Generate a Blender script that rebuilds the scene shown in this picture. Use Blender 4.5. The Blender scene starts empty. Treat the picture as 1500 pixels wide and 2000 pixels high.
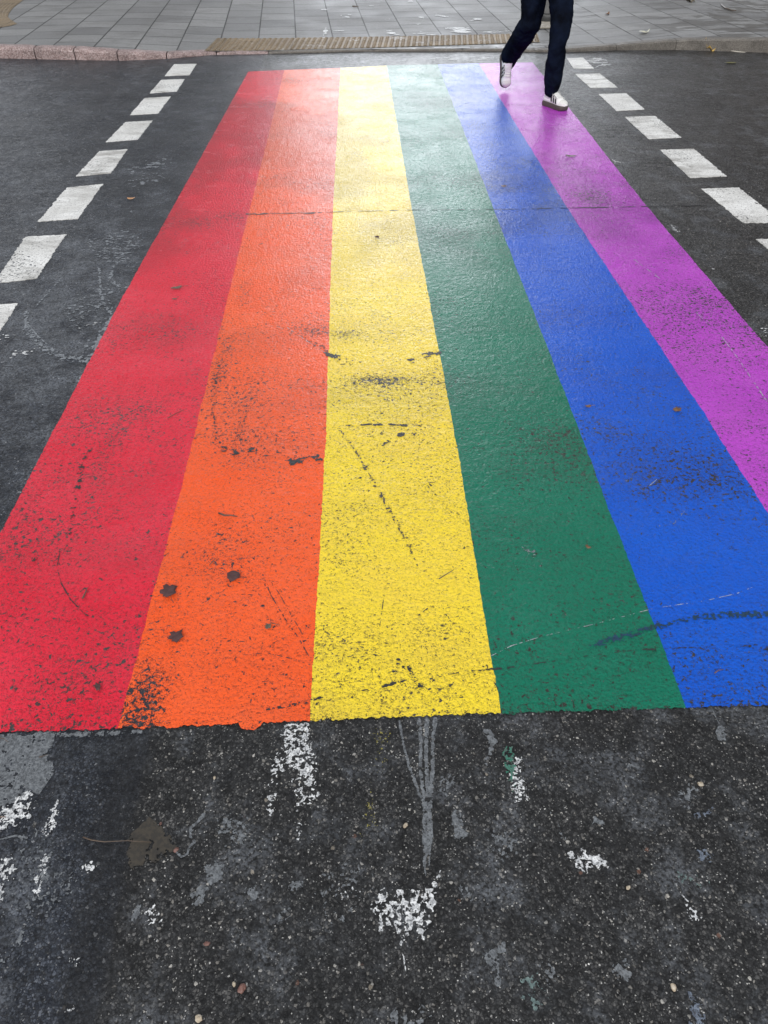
import bpy, bmesh, math, random
import numpy as np
from mathutils import Vector, Matrix, noise as mnoise

random.seed(7)
rng = np.random.default_rng(11)
S = bpy.context.scene
C = S.collection
PI = math.pi
R = math.radians

# ------------------------------------------------------------------ camera
F, CAMH, PITCH, YAW = 1387.0, 1.65, R(42.7), R(1.6)      # focal length in photo pixels (1500 x 2000), eye height, tilt down, turn right
cf = Vector((math.sin(YAW)*math.cos(PITCH), math.cos(YAW)*math.cos(PITCH), -math.sin(PITCH)))
cr = Vector((math.cos(YAW), -math.sin(YAW), 0))
cu = cr.cross(cf)
cam_d = bpy.data.cameras.new('camera')
cam = bpy.data.objects.new('camera', cam_d); C.objects.link(cam)
cam.location = (0, 0, CAMH)
cam.rotation_euler = Matrix((cr, cu, -cf)).transposed().to_euler()
cam_d.sensor_fit = 'VERTICAL'; cam_d.sensor_height = 36; cam_d.sensor_width = 27
cam_d.lens = F/2000*36
cam_d.clip_start = 0.05; cam_d.clip_end = 2000
S.camera = cam

# ------------------------------------------------------------------ sky, sun, exposure
SUN_EL, SUN_AZ = R(38), R(192)            # high behind the camera, behind cloud; azimuth from +Y towards +X
W = bpy.data.worlds.new('World'); S.world = W; W.use_nodes = True
wn = W.node_tree; wn.nodes.clear()
def wnode(typ, ins=None, **at):
    nd = wn.nodes.new(typ)
    for k, v in at.items(): setattr(nd, k, v)
    for k, v in (ins or {}).items():
        if isinstance(v, bpy.types.NodeSocket): wn.links.new(v, nd.inputs[k])
        else: nd.inputs[k].default_value = v
    return nd
def wmix(fac, a, b, mode='MIX'):
    nd = wnode('ShaderNodeMix', None, data_type='RGBA', blend_type=mode)
    for k, v in ((0, fac), (6, a), (7, b)):
        if isinstance(v, bpy.types.NodeSocket): wn.links.new(v, nd.inputs[k])
        else: nd.inputs[k].default_value = (*v, 1) if k else v
    return nd.outputs[2]
sky = wnode('ShaderNodeTexSky', None, sky_type='NISHITA', sun_disc=False)
sky.sun_elevation = SUN_EL; sky.sun_rotation = SUN_AZ; sky.air_density = 1.0; sky.dust_density = 3.0
skyd = wnode('ShaderNodeTexCoord').outputs['Generated']
sxyz = wnode('ShaderNodeSeparateXYZ', {0: skyd}).outputs
clouds = wnode('ShaderNodeTexNoise', {'Vector': wnode('ShaderNodeMapping', {'Vector': skyd, 'Scale': (1, 1, 2.2), 'Location': (3.1, .4, 0)}).outputs[0], 'Scale': 1.7, 'Detail': 5.0, 'Roughness': .55}).outputs['Fac']
cov = wnode('ShaderNodeMapRange', {'Value': clouds, 'From Min': .3, 'From Max': .7, 'To Min': 5.4, 'To Max': 8.6}).outputs[0]
# the deck is heavier high up over the far side of the street and lighter behind the camera and near the horizon
band = wnode('ShaderNodeMapRange', {'Value': sxyz[2], 'From Min': .72, 'From Max': .46, 'To Min': 0.0, 'To Max': 1.0}, interpolation_type='SMOOTHSTEP').outputs[0]
ahead = wnode('ShaderNodeMapRange', {'Value': sxyz[1], 'From Min': -.25, 'From Max': .35, 'To Min': 1.35, 'To Max': .50}, interpolation_type='SMOOTHSTEP').outputs[0]
hv = wnode('ShaderNodeMix', {0: band, 2: ahead, 3: 1.0}, data_type='FLOAT').outputs[0]
cov = wnode('ShaderNodeMath', {0: cov, 1: hv}, operation='MULTIPLY').outputs[0]
covc = wnode('ShaderNodeCombineColor', {0: cov, 1: cov, 2: cov}).outputs[0]
deck = wmix(1.0, covc, (.97, 1.0, 1.05), 'MULTIPLY')
over = wmix(.90, sky.outputs[0], deck)                              # a cloud deck with some blue coming through
# the thin bright part of the cloud, low over the far side of the street
GLOW_AZ, GLOW_EL = R(1.2), R(15)
gd = (math.sin(GLOW_AZ)*math.cos(GLOW_EL), math.cos(GLOW_AZ)*math.cos(GLOW_EL), math.sin(GLOW_EL))
gdot = wnode('ShaderNodeVectorMath', {0: skyd, 1: gd}, operation='DOT_PRODUCT').outputs['Value']
glow = wnode('ShaderNodeMapRange', {'Value': gdot, 'From Min': math.cos(R(18)), 'From Max': math.cos(R(3)), 'To Min': 1.0, 'To Max': 6.6}, interpolation_type='SMOOTHSTEP').outputs[0]
glowc = wnode('ShaderNodeCombineColor', {0: glow, 1: glow, 2: glow}).outputs[0]
over = wmix(1.0, over, glowc, 'MULTIPLY')
bg = wnode('ShaderNodeBackground', {'Color': over, 'Strength': 0.10})
wo = wnode('ShaderNodeOutputWorld', {'Surface': bg.outputs[0]})
sl = bpy.data.lights.new('sun', 'SUN'); sl.energy = 1.4; sl.angle = R(12); sl.color = (1.0, 0.97, 0.93)
so = bpy.data.objects.new('sun', sl); C.objects.link(so)
sd = Vector((math.sin(SUN_AZ)*math.cos(SUN_EL), math.cos(SUN_AZ)*math.cos(SUN_EL), math.sin(SUN_EL)))
so.rotation_euler = sd.to_track_quat('Z', 'Y').to_euler(); so.location = sd*30
S.view_settings.view_transform = 'Standard'; S.view_settings.look = 'None'
S.view_settings.gamma = 1.0; S.view_settings.exposure = 0.36

# ------------------------------------------------------------------ small helpers
def G(px, py, z=0.0):
    "where the line of sight through a photo pixel meets the level z"
    d = cf + cr*((px-750)/F) - cu*((py-1000)/F)
    t = (z-CAMH)/d.z
    return np.array((d.x*t, d.y*t))
def GP(pts, z=0.0): return [G(x, y, z) for x, y in pts]

def tag(o, label=None, cat=None, group=None, kind=None):
    if label: o['label'] = label
    if cat: o['category'] = cat
    if group: o['group'] = group
    if kind: o['kind'] = kind
    return o
def link(name, me, mat=None, parent=None):
    o = bpy.data.objects.new(name, me); C.objects.link(o)
    if mat: me.materials.append(mat)
    if parent: o.parent = parent
    return o
def obj(name, bm, mat, parent=None, smooth=False):
    me = bpy.data.meshes.new(name); bm.to_mesh(me); bm.free()
    if smooth:
        for p in me.polygons: p.use_smooth = True
    return link(name, me, mat, parent)
def pydata(name, vs, fs, mat, parent=None, smooth=False):
    me = bpy.data.meshes.new(name); me.from_pydata([tuple(v) for v in vs], [], fs); me.update()
    if smooth:
        for p in me.polygons: p.use_smooth = True
    return link(name, me, mat, parent)
def empty(name, loc, rz=0):
    o = bpy.data.objects.new(name, None); C.objects.link(o); o.location = loc; o.rotation_euler.z = rz
    o.empty_display_size = .1
    return o

# ------------------------------------------------------------------ node helpers
class T:
    def __init__(s, name):
        s.m = bpy.data.materials.new(name); s.m.use_nodes = True
        s.t = s.m.node_tree; s.t.nodes.clear()
        s.out = s.t.nodes.new('ShaderNodeOutputMaterial')
        s.P = s.n('ShaderNodeNewGeometry').outputs['Position']
    def n(s, typ, ins=None, **at):
        nd = s.t.nodes.new(typ)
        for k, v in at.items(): setattr(nd, k, v)
        for k, v in (ins or {}).items():
            so_ = nd.inputs[k]
            if isinstance(v, bpy.types.NodeSocket): s.t.links.new(v, so_)
            elif v is not None: so_.default_value = v
        return nd
    def m_(s, op, a, b=None, c=None, clamp=False):
        ins = {0: a}
        if b is not None: ins[1] = b
        if c is not None: ins[2] = c
        return s.n('ShaderNodeMath', ins, operation=op, use_clamp=clamp).outputs[0]
    def add(s, a, b): return s.m_('ADD', a, b)
    def mul(s, a, b): return s.m_('MULTIPLY', a, b)
    def sub(s, a, b): return s.m_('SUBTRACT', a, b)
    def mx(s, a, b): return s.m_('MAXIMUM', a, b)
    def step(s, v, lo, hi, a=0.0, b=1.0):
        return s.n('ShaderNodeMapRange', {'Value': v, 'From Min': lo, 'From Max': hi, 'To Min': a, 'To Max': b}, interpolation_type='SMOOTHSTEP').outputs[0]
    def lin(s, v, lo, hi, a=0.0, b=1.0):
        return s.n('ShaderNodeMapRange', {'Value': v, 'From Min': lo, 'From Max': hi, 'To Min': a, 'To Max': b}).outputs[0]
    def noise(s, scale, det=3.0, rough=.55, vec=None, dist=0.0):
        return s.n('ShaderNodeTexNoise', {'Vector': vec or s.P, 'Scale': scale, 'Detail': det, 'Roughness': rough, 'Distortion': dist}).outputs['Fac']
    def voro(s, scale, vec=None, feature='F1', rnd=1.0):
        nd = s.n('ShaderNodeTexVoronoi', {'Vector': vec or s.P, 'Scale': scale, 'Randomness': rnd}, feature=feature)
        return nd
    def mapv(s, scale=(1,1,1), rot=(0,0,0), loc=(0,0,0), vec=None):
        return s.n('ShaderNodeMapping', {'Vector': vec or s.P, 'Scale': scale, 'Rotation': rot, 'Location': loc}).outputs[0]
    def xyz(s, vec=None): 
        nd = s.n('ShaderNodeSeparateXYZ', {0: vec or s.P}); return nd.outputs
    def mixc(s, fac, a, b, mode='MIX'):
        nd = s.n('ShaderNodeMix', None, data_type='RGBA', blend_type=mode)
        for k, v in ((0, fac), (6, a), (7, b)):
            if isinstance(v, bpy.types.NodeSocket): s.t.links.new(v, nd.inputs[k])
            else: nd.inputs[k].default_value = (*v, 1) if k and len(v) == 3 else v
        return nd.outputs[2]
    def mixf(s, fac, a, b):
        nd = s.n('ShaderNodeMix', None, data_type='FLOAT')
        for k, v in ((0, fac), (2, a), (3, b)):
            if isinstance(v, bpy.types.NodeSocket): s.t.links.new(v, nd.inputs[k])
            else: nd.inputs[k].default_value = v
        return nd.outputs[0]
    def ramp(s, fac, stops, const=False):
        nd = s.n('ShaderNodeValToRGB', {0: fac}); cr_ = nd.color_ramp
        if const: cr_.interpolation = 'CONSTANT'
        while len(cr_.elements) < len(stops): cr_.elements.new(.5)
        for e, (p, c) in zip(cr_.elements, stops):
            e.position = p; e.color = (*c, 1) if len(c) == 3 else c
        return nd.outputs[0]
    def grey(s, v):
        return s.n('ShaderNodeCombineColor', {0: v, 1: v, 2: v}).outputs[0]
    def blob(s, x, y, r0, r1, sx=1.0, sy=1.0):
        d = s.n('ShaderNodeVectorMath', {0: s.mapv((sx, sy, 0)), 1: (x*sx, y*sy, 0)}, operation='DISTANCE').outputs['Value']
        return s.step(d, r0, r1, 1.0, 0.0)
    def bump(s, h, strength=1.0, dist=1.0):
        return s.n('ShaderNodeBump', {'Height': h, 'Strength': strength, 'Distance': dist}).outputs[0]
    def done(s, col, rough, height=None, strength=1.0, spec=.5, metal=0.0, **kw):
        b = s.n('ShaderNodeBsdfPrincipled', {'Base Color': col if isinstance(col, bpy.types.NodeSocket) else (*col, 1), 'Roughness': rough,
                'Specular IOR Level': spec, 'Metallic': metal})
        for k, v in kw.items():
            i = b.inputs[k.replace('_', ' ')]
            if isinstance(v, bpy.types.NodeSocket): s.t.links.new(v, i)
            else: i.default_value = v
        if height is not None: s.t.links.new(s.bump(height, strength), b.inputs['Normal'])
        s.t.links.new(b.outputs[0], s.out.inputs[0])
        return s.m

# ------------------------------------------------------------------ materials
SEAM_X0, SEAM_K = -0.52, -0.0609             # where the newer blue-black asphalt on the left meets the older one: x = x0 + k*y
def asphalt(t):
    "colour, roughness, height of the wet road surface at a place"
    o = t.xyz()
    wob = t.lin(t.noise(9, 2), 0, 1, -.05, .05)
    side = t.sub(t.add(o[0], wob), t.add(t.mul(o[1], SEAM_K), SEAM_X0))
    old = t.step(side, -.012, .012)                                   # 0 newer asphalt, 1 older asphalt
    wv = t.n('ShaderNodeVectorMath', {0: t.n('ShaderNodeTexNoise', {'Vector': t.P, 'Scale': 210.0, 'Detail': 2.0}).outputs['Color'], 1: (.5, .5, .5)}, operation='SUBTRACT').outputs[0]
    pv_ = t.n('ShaderNodeVectorMath', {0: wv, 1: (.006, .006, .006), 2: t.P}, operation='MULTIPLY_ADD').outputs[0]
    flat = t.n('ShaderNodeVectorMath', {0: pv_, 1: (1, 1, 0)}, operation='MULTIPLY').outputs[0]
    v1 = t.voro(160, flat); d1 = v1.outputs['Distance']
    e1 = t.voro(160, flat, 'DISTANCE_TO_EDGE').outputs['Distance']
    r1 = t.n('ShaderNodeSeparateColor', {0: v1.outputs['Color']}).outputs
    v2 = t.voro(62, flat); d2 = v2.outputs['Distance']
    r2 = t.n('ShaderNodeSeparateColor', {0: v2.outputs['Color']}).outputs
    v3 = t.voro(290, flat); d3 = v3.outputs['Distance']
    r3 = t.n('ShaderNodeSeparateColor', {0: v3.outputs['Color']}).outputs
    big = t.noise(1.6, 4, .6)
    fine = t.noise(420, 2)
    stone_o = t.ramp(r1[0], [(0, (.015, .0145, .014)), (.30, (.026, .0255, .025)), (.60, (.046, .0445, .042)), (.84, (.080, .076, .070)), (.962, (.15, .138, .12)), (.99, (.30, .28, .245))], True)
    stone_n = t.ramp(r1[0], [(0, (.018, .020, .025)), (.40, (.030, .034, .041)), (.70, (.050, .055, .065)), (.93, (.075, .08, .09)), (.985, (.2, .2, .2))], True)
    stone = t.mixc(old, stone_n, stone_o)
    bit = t.mixc(old, (.0095, .011, .015), (.0085, .0082, .008))
    col = t.mixc(t.step(t.sub(e1, t.mul(r1[1], .10)), .10, .0), stone, bit)
    # a few larger pieces of gravel in the surface, reddish and cream
    grav = t.ramp(r2[1], [(0, (.10, .052, .036)), (.3, (.05, .05, .052)), (.5, (.2, .17, .13)), (.8, (.36, .33, .28))], True)
    gm = t.mul(t.mul(t.step(r2[0],   .988, .990), t.step(t.add(d2, t.mul(t.sub(fine, .5), .4)), .32, .24)), t.mixf(old, .25, 1.0))
    col = t.mixc(gm, col, grav)
    # pale grit
    gr = t.mul(t.mul(t.step(r3[0], .94, .942), t.step(d3, .46, .36)), t.mixf(old, .35, 1.0))
    col = t.mixc(gr, col, t.mixc(r3[1], (.10, .095, .085), (.46, .44, .40)))
    # grey dusty film in patches
    film = t.mul(t.step(t.add(t.noise(5.5, 6, .68), t.mul(t.blob(-1.7, 3.2, .2, 1.5), .10)), .48, .66), t.step(t.noise(110, 2), .36, .56))
    col = t.mixc(t.mul(film, .50), col, (.140, .147, .157))
    k = t.lin(big, .3, .7, .72, 1.3)
    k = t.mul(k, t.mul(t.lin(t.noise(36, 4, .7), .34, .66, .68, 1.35), t.lin(t.noise(13, 3, .6), .35, .65, .8, 1.22)))
    col = t.mixc(1.0, col, t.grey(k), 'MULTIPLY')
    col = t.mixc(1.0, col, (1.03, 1.06, 1.11), 'MULTIPLY')
    # coarse open band along the joint, near the camera
    band = t.mul(t.step(t.m_('ABSOLUTE', t.add(side, .03)), .085, .03), t.step(o[1], 1.1, .9))
    col = t.mixc(t.mul(band, .6), col, (.008, .008, .0085))
    h = t.add(t.mul(t.sub(.5, d1), .0022), t.mul(t.sub(.5, d2), t.mixf(band, .0018, .0030)))
    h = t.add(h, t.add(t.mul(fine, .0009), t.mul(t.noise(55, 3), .006)))
    crev_shade = t.step(t.add(t.noise(85, 4, .65), t.mul(t.sub(d1, .4), .2)), .54, .64)
    col = t.mixc(t.mul(crev_shade, .62), col, (.007, .007, .0075))  # crevice shade between the stones, painted into the colour
    rough = t.lin(t.noise(2.3, 3), .35, .65, .40, .58)
    return col, rough, h, old

def M_road():
    t = T('wet_asphalt'); c, r, h, old = asphalt(t)
    film = t.bump(t.add(t.add(t.mul(t.noise(60, 2), .0040), t.mul(t.noise(125, 2), .0028)), t.add(t.mul(t.noise(300, 2), .0010), t.mul(t.noise(22, 3), .0085))), .60)
    return t.done(c, r, h, 1.0, spec=.12, Coat_Weight=t.mul(t.mul(t.lin(t.noise(75, 3, .65), .40, .60, .35, 1.0), t.lin(t.noise(21, 3, .65), .36, .62, .35, 1.0)), t.mixf(old, 1.0, .9)), Coat_Roughness=t.mixf(old, .25, .30), Coat_IOR=1.46, Coat_Normal=film)

def M_paint(name, col, dark, blobs=(), th=.70, pit=.10, grime_shade=(.10, .085, .07), grime_shade_amt=.3, chipcol=None):
    t = T(name)
    ac, ar, ah, _ = asphalt(t)
    seed = (hash(name) % 97)*.37 if False else sum(map(ord, name))*.137
    vec = t.mapv(loc=(seed, seed*.7, 0))
    wear = t.noise(1.7, 4, .62, vec)
    w = t.lin(wear, .35, .72, .0, .10)
    py_ = t.xyz()[1]
    w = t.add(w, t.lin(t.noise(1.5, 3, .6, t.mapv((.22, 1, 1))), .35, .68, -.025, .045))     # tracks of the traffic across the stripes
    w = t.add(w, t.mul(t.step(t.add(py_, t.mul(t.noise(20, 3), .05)), 1.055, 1.01), .035))
    for (x, y, r0, r1, sx, sy, a) in blobs:
        w = t.add(w, t.mul(t.blob(x, y, r0, r1, sx, sy), a))
    n1 = t.noise(72, 5, .64, vec, .4)
    n2 = t.noise(210, 3, .6, vec)
    chip = t.step(t.add(n1, w), th, th+.022)
    chip2 = t.step(t.add(n2, t.mul(w, .9)), th+.035, th+.06)
    n3 = t.noise(31, 6, .70, t.mapv((.8, 1.1, 1), loc=(seed*.4, 3, 0)), .7)
    chip = t.mx(t.mx(chip, chip2), t.step(t.add(n3, t.mul(w, .55)), .695, .715))
    vp = t.voro(240, vec); rp = t.n('ShaderNodeSeparateColor', {0: vp.outputs['Color']}).outputs
    pits = t.mul(t.step(rp[0], 1-pit-.002, 1-pit), t.step(t.add(vp.outputs['Distance'], t.mul(t.sub(n2, .5), .5)), .30, .18))
    pits = t.mul(pits, t.step(t.add(t.noise(7, 3, .6, vec), w), .34, .56))
    base = t.mixc(t.lin(t.noise(3.1, 5, .65, vec), .3, .7), col, dark)
    base = t.mixc(t.mul(t.step(t.noise(2.3, 5, .68, t.mapv((.35, 1, 1), loc=(5, 2, 0))), .47, .68), .30), base, tuple(.55*a+.03 for a in col))
    far_dark = t.mul(t.step(t.add(t.noise(1.15, 4, .6, t.mapv((.8, .55, 1), loc=(2, 4, 0))), t.mul(t.blob(-.95, 5.6, .1, 1.6, 1, .55), .16)), .50, .62), t.step(py_, 2.9, 4.4))
    base = t.mixc(t.mul(far_dark, .42), base, tuple(a*.35 for a in col))            # darker patches over the far part of the stripes
    # worn-in grime and crevice shade, painted into the hollows, thicker in some patches
    gr = t.mul(t.step(t.noise(95, 4, .7, vec), .50, .68), t.lin(t.noise(2.6, 4, .65, vec), .36, .66, .25, 1.0))
    base = t.mixc(t.mul(gr, grime_shade_amt*.8), base, grime_shade)
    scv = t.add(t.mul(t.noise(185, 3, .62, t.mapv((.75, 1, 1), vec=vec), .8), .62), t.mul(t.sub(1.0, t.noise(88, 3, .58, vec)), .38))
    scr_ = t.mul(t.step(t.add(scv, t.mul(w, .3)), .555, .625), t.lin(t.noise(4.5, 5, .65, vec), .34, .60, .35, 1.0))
    base = t.mixc(t.mul(scr_, grime_shade_amt*1.25), base, tuple(x*.42 for x in grime_shade))
    cc = t.mixc(.55, ac, chipcol or (.045, .045, .05))
    c = t.mixc(t.mx(chip, pits), base, cc)
    ln = t.noise(88, 3, .58, vec)
    lump = t.add(t.mul(ln, .0105), t.mul(t.noise(230, 2, .5, vec), .0022))
    lump = t.add(lump, t.mul(t.noise(14, 2, .5, vec), .0035))
    v4 = t.voro(120, vec, 'SMOOTH_F1')
    lump = t.add(lump, t.mul(t.sub(.5, v4.outputs['Distance']), .0022))
    h = t.add(t.mul(lump, t.sub(1.0, chip)), t.mul(t.add(ah, .0012), chip))
    rough = t.mixf(chip, t.lin(t.noise(3.5, 3, .6, vec), .35, .65, .26, .40), ar)
    film = t.bump(t.mul(t.add(t.add(t.mul(ln, .0034), t.mul(t.noise(27, 2, .5, vec), .0075)), t.mul(t.noise(230, 2, .5, vec), .0012)), t.sub(1.0, t.mul(chip, .6))), .55)
    wet = t.mul(t.lin(t.noise(2.2, 4, .6, vec), .3, .7, .6, 1.0), t.lin(t.noise(70, 3, .65, vec), .38, .58, .35, 1.0))
    return t.done(c, t.mixf(chip, .45, ar), h, .9, spec=.10, Coat_IOR=1.36, Coat_Weight=wet, Coat_Roughness=t.lin(t.noise(5, 3, .6, vec), .35, .65, .16, .30), Coat_Normal=film)

def M_white():
    t = T('worn_white_marking')
    ac, ar, ah, _ = asphalt(t)
    n = t.noise(70, 5, .65); st = t.noise(60, 4, .6, t.mapv((.14, 1, 1)))
    base = t.mixc(t.lin(t.noise(4, 3), .3, .7), (.80, .80, .78), (.60, .595, .57))
    base = t.mixc(t.mul(t.step(st, .54, .68), .28), base, (.20, .19, .175))
    base = t.mixc(t.mul(t.step(t.noise(130, 3), .50, .62), .50), base, (.22, .21, .20))
    own = t.lin(t.noise(1.15, 2), .38, .62, 0.0, 1.0)
    base = t.mixc(t.mul(t.step(t.noise(9, 5, .7, t.mapv((.4, 1, 1))), .44, .62), t.mul(own, .85)), base, (.26, .25, .23))
    chip = t.step(t.add(n, t.lin(t.noise(2.2, 3), .4, .7, 0, .10)), .65, .69)
    c = t.mixc(chip, base, ac)
    h = t.add(t.mul(t.noise(90, 3), .0016), t.mul(chip, -.0012))
    return t.done(c, t.mixf(chip, .5, ar), h, .8)

def M_splash(name, col, dark, rough=.5, bumpy=.0030, worn=0.0):
    t = T(name)
    n = t.noise(90, 4, .68)
    c = t.mixc(t.step(n, .40, .60), col, dark)
    if worn:
        ac = asphalt(t)[0]
        c = t.mixc(t.mul(t.step(t.noise(230, 3, .65), .50, .60), worn), c, ac)
    return t.done(c, rough, t.mul(t.noise(150, 3), bumpy), .9)

def M_slabs():
    t = T('grey_paving_slabs')
    rot = t.mapv(rot=(0, 0, R(-4.2)))
    o = t.xyz(rot)
    sw = t.n('ShaderNodeCombineXYZ', {0: o[1], 1: o[0], 2: 0.0}).outputs[0]
    b = t.n('ShaderNodeTexBrick', {'Vector': t.mapv(loc=(.20, .03, 0), vec=sw), 'Color1': (.215, .216, .214, 1), 'Color2': (.150, .151, .152, 1), 'Mortar': (0, 0, 0, 1), 'Scale': 1.0,
             'Mortar Size': .0085, 'Mortar Smooth': .2, 'Bias': 0.0, 'Brick Width': .445, 'Row Height': .447}, offset=.5, offset_frequency=2)
    b2 = t.n('ShaderNodeTexBrick', {'Vector': t.mapv(loc=(.20, .03, 0), vec=sw), 'Color1': (1, 1, 1, 1), 'Color2': (1, 1, 1, 1), 'Mortar': (0, 0, 0, 1), 'Scale': 1.0,
             'Mortar Size': .0001, 'Mortar Smooth': 0.0, 'Bias': 0.0, 'Brick Width': .445, 'Row Height': .447}, offset=.5, offset_frequency=2)
    p = t.xyz()
    col = b.outputs['Color']
    n = t.noise(45, 4, .65); big = t.noise(1.4, 4, .6)
    col = t.mixc(1.0, col, t.grey(t.mul(t.lin(n, .3, .7, .82, 1.15), t.lin(big, .3, .7, .85, 1.12))), 'MULTIPLY')
    str_ = t.step(t.noise(7, 4, .62, t.mapv((.35, 1, 1))), .58, .70)
    col = t.mixc(t.mul(str_, .35), col, (.10, .102, .105))
    # damp patches left after the rain, most on the right
    wet = t.mul(t.step(t.noise(3.4, 4, .6, t.mapv((.6, 1.1, 1), loc=(3, 1, 0))), .50, .54), t.step(t.add(p[0], t.mul(t.sub(big, .5), 2.0)), 2.0, 2.9))
    col = t.mixc(t.mul(wet, .75), col, (.075, .073, .068))
    col = t.mixc(t.mul(t.step(t.noise(3.2, 6, .7, t.mapv((.7, 1.2, 1), loc=(1, 7, 0))), .50, .64), .38), col, (.095, .092, .086))
    mort = t.mul(b.outputs['Fac'], t.lin(t.noise(6, 3), .3, .6, .55, 1.0))
    col = t.mixc(mort, col, (.018, .017, .016))
    sp = t.noise(300, 1)
    col = t.mixc(t.mul(t.step(t.noise(26, 3, .7, t.mapv((.5, 1, 1), loc=(9, 2, 0))), .71, .73), .8), col, (.02, .02, .02))
    h = t.add(t.mul(n, .0016), t.mul(b.outputs['Fac'], -.004))
    return t.done(col, t.mixf(wet, t.lin(big, .3, .7, .5, .7), .46), h, .8)

def M_stone(name, c1, c2, c3, scale=160, rough=.55):
    t = T(name)
    v = t.voro(scale); r = t.n('ShaderNodeSeparateColor', {0: v.outputs['Color']}).outputs
    c = t.ramp(r[0], [(0, c1), (.5, c2), (.86, c3)])
    big = t.noise(6, 5, .65)
    c = t.mixc(1.0, c, t.grey(t.lin(big, .3, .7, .65, 1.25)), 'MULTIPLY')
    c = t.mixc(t.mul(t.step(t.noise(18, 5, .7), .55, .68), .5), c, (.045, .04, .035))
    h = t.add(t.mul(t.noise(60, 4, .65), .005), t.mul(t.noise(220, 2), .0015))
    return t.done(c, rough, h, .9)

def M_setts():
    t = T('small_grey_setts')
    b = t.n('ShaderNodeTexBrick', {'Vector': t.mapv(loc=(.1, .0, 0), rot=(0, 0, R(-.4))), 'Color1': (.24, .24, .235, 1), 'Color2': (.16, .16, .16, 1), 'Mortar': (.03, .028, .025, 1), 'Scale': 1.0,
             'Mortar Size': .013, 'Mortar Smooth': .1, 'Bias': 0.0, 'Brick Width': .29, 'Row Height': .135}, offset=.5)
    n = t.noise(60, 4, .65)
    c = t.mixc(1.0, b.outputs['Color'], t.grey(t.lin(n, .3, .7, .7, 1.2)), 'MULTIPLY')
    # traces of white paint walked onto them
    c = t.mixc(t.mul(t.step(t.noise(3.4, 4, .6, t.mapv((.6, 2, 1))), .57, .64), .6), c, (.62, .64, .66))
    return t.done(c, .5, t.add(t.mul(n, .002), t.mul(b.outputs['Fac'], -.004)), .8)

def M_tactile():
    t = T('beige_tactile_concrete')
    n = t.noise(40, 4, .65); big = t.noise(1.3, 3, .6)
    c = t.mixc(t.lin(n, .3, .7), (.135, .092, .048), (.27, .205, .122))
    b = t.n('ShaderNodeTexBrick', {'Vector': t.P, 'Color1': (1, 1, 1, 1), 'Color2': (.72, .72, .74, 1), 'Mortar': (.4, .38, .34, 1), 'Scale': 1.0, 'Mortar Size': .006, 'Brick Width': .4, 'Row Height': .4}, offset=0)
    c = t.mixc(.8, c, b.outputs['Color'], 'MULTIPLY')
    c = t.mixc(t.mul(t.step(t.noise(5, 4, .65, t.mapv((.6, 1.5, 1))), .60, .66), .45), c, (.45, .45, .44))
    c = t.mixc(1.0, c, t.grey(t.lin(big, .3, .7, .75, 1.2)), 'MULTIPLY')
    return t.done(c, .55, t.mul(n, .002), .7)

def M_denim():
    t = T('dark_indigo_denim')
    o = t.n('ShaderNodeTexCoord').outputs['Object']
    n = t.noise(7, 4, .6, o)
    wv = t.noise(500, 2, .5, o)
    c = t.mixc(t.lin(n, .35, .7), (.0016, .0022, .0046), (.006, .010, .023))
    c = t.mixc(t.mul(t.step(wv, .5, .7), .2), c, (.008, .011, .02))
    return t.done(c, .85, t.mul(t.noise(22, 3, .6, o), .008), .7, spec=.04)

def M_simple(name, c, rough=.6, var=.15, scale=30, bumpy=.001, spec=.5, metal=0.0):
    t = T(name)
    o = t.n('ShaderNodeTexCoord').outputs['Object']
    n = t.noise(scale, 4, .6, o)
    a = tuple(x*(1-var) for x in c); b = tuple(min(1, x*(1+var)) for x in c)
    return t.done(t.mixc(t.lin(n, .3, .7), a, b), rough, t.mul(n, bumpy), .6, spec=spec, metal=metal)

def M_leaf(name, a, b, rough=.42):
    t = T(name)
    o = t.n('ShaderNodeTexCoord').outputs['Object']
    c = t.mixc(t.lin(t.noise(60, 4, .65, o), .3, .7), a, b)
    return t.done(c, rough, t.mul(t.noise(120, 3, .6, o), .0015), .9)

def M_brick(name, c1, c2, mortar):
    t = T(name)
    o = t.xyz()
    v = t.n('ShaderNodeCombineXYZ', {0: t.add(o[0], o[1]), 1: o[2], 2: 0.0}).outputs[0]
    b = t.n('ShaderNodeTexBrick', {'Vector': v, 'Color1': (*c1, 1), 'Color2': (*c2, 1), 'Mortar': (*mortar, 1), 'Scale': 1.0, 'Mortar Size': .008, 'Brick Width': .25, 'Row Height': .075})
    c = t.mixc(1.0, b.outputs['Color'], t.grey(t.lin(t.noise(1.1, 4), .3, .7, .75, 1.2)), 'MULTIPLY')
    return t.done(c, .8, t.mul(b.outputs['Fac'], -.004), .6)

MAT = {}
MAT['road'] = M_road()
MAT['white'] = M_white()
MAT['slabs'] = M_slabs()
MAT['setts'] = M_setts()
MAT['tactile'] = M_tactile()
MAT['pink'] = M_stone('pink_granite', (.13, .085, .078), (.27, .19, .178), (.42, .34, .33))
MAT['kerbgrey'] = M_stone('grey_concrete_kerb', (.075, .066, .056), (.125, .112, .097), (.19, .175, .155), 220)
MAT['wsplash'] = M_splash('white_paint_splash', (.74, .75, .75), (.40, .41, .42), worn=.75)
MAT['gsplash'] = M_splash('grey_paint_splash', (.165, .178, .19), (.085, .092, .10), worn=.6)
MAT['dust'] = M_splash('pale_grey_road_dust', (.24, .26, .28), (.13, .14, .155), worn=.5)
MAT['bgsplash'] = M_splash('blue_grey_paint_splash', (.15, .18, .23), (.075, .09, .12), worn=.7)
MAT['grnsplash'] = M_splash('green_paint_splash', (.03, .17, .115), (.06, .10, .085))
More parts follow.
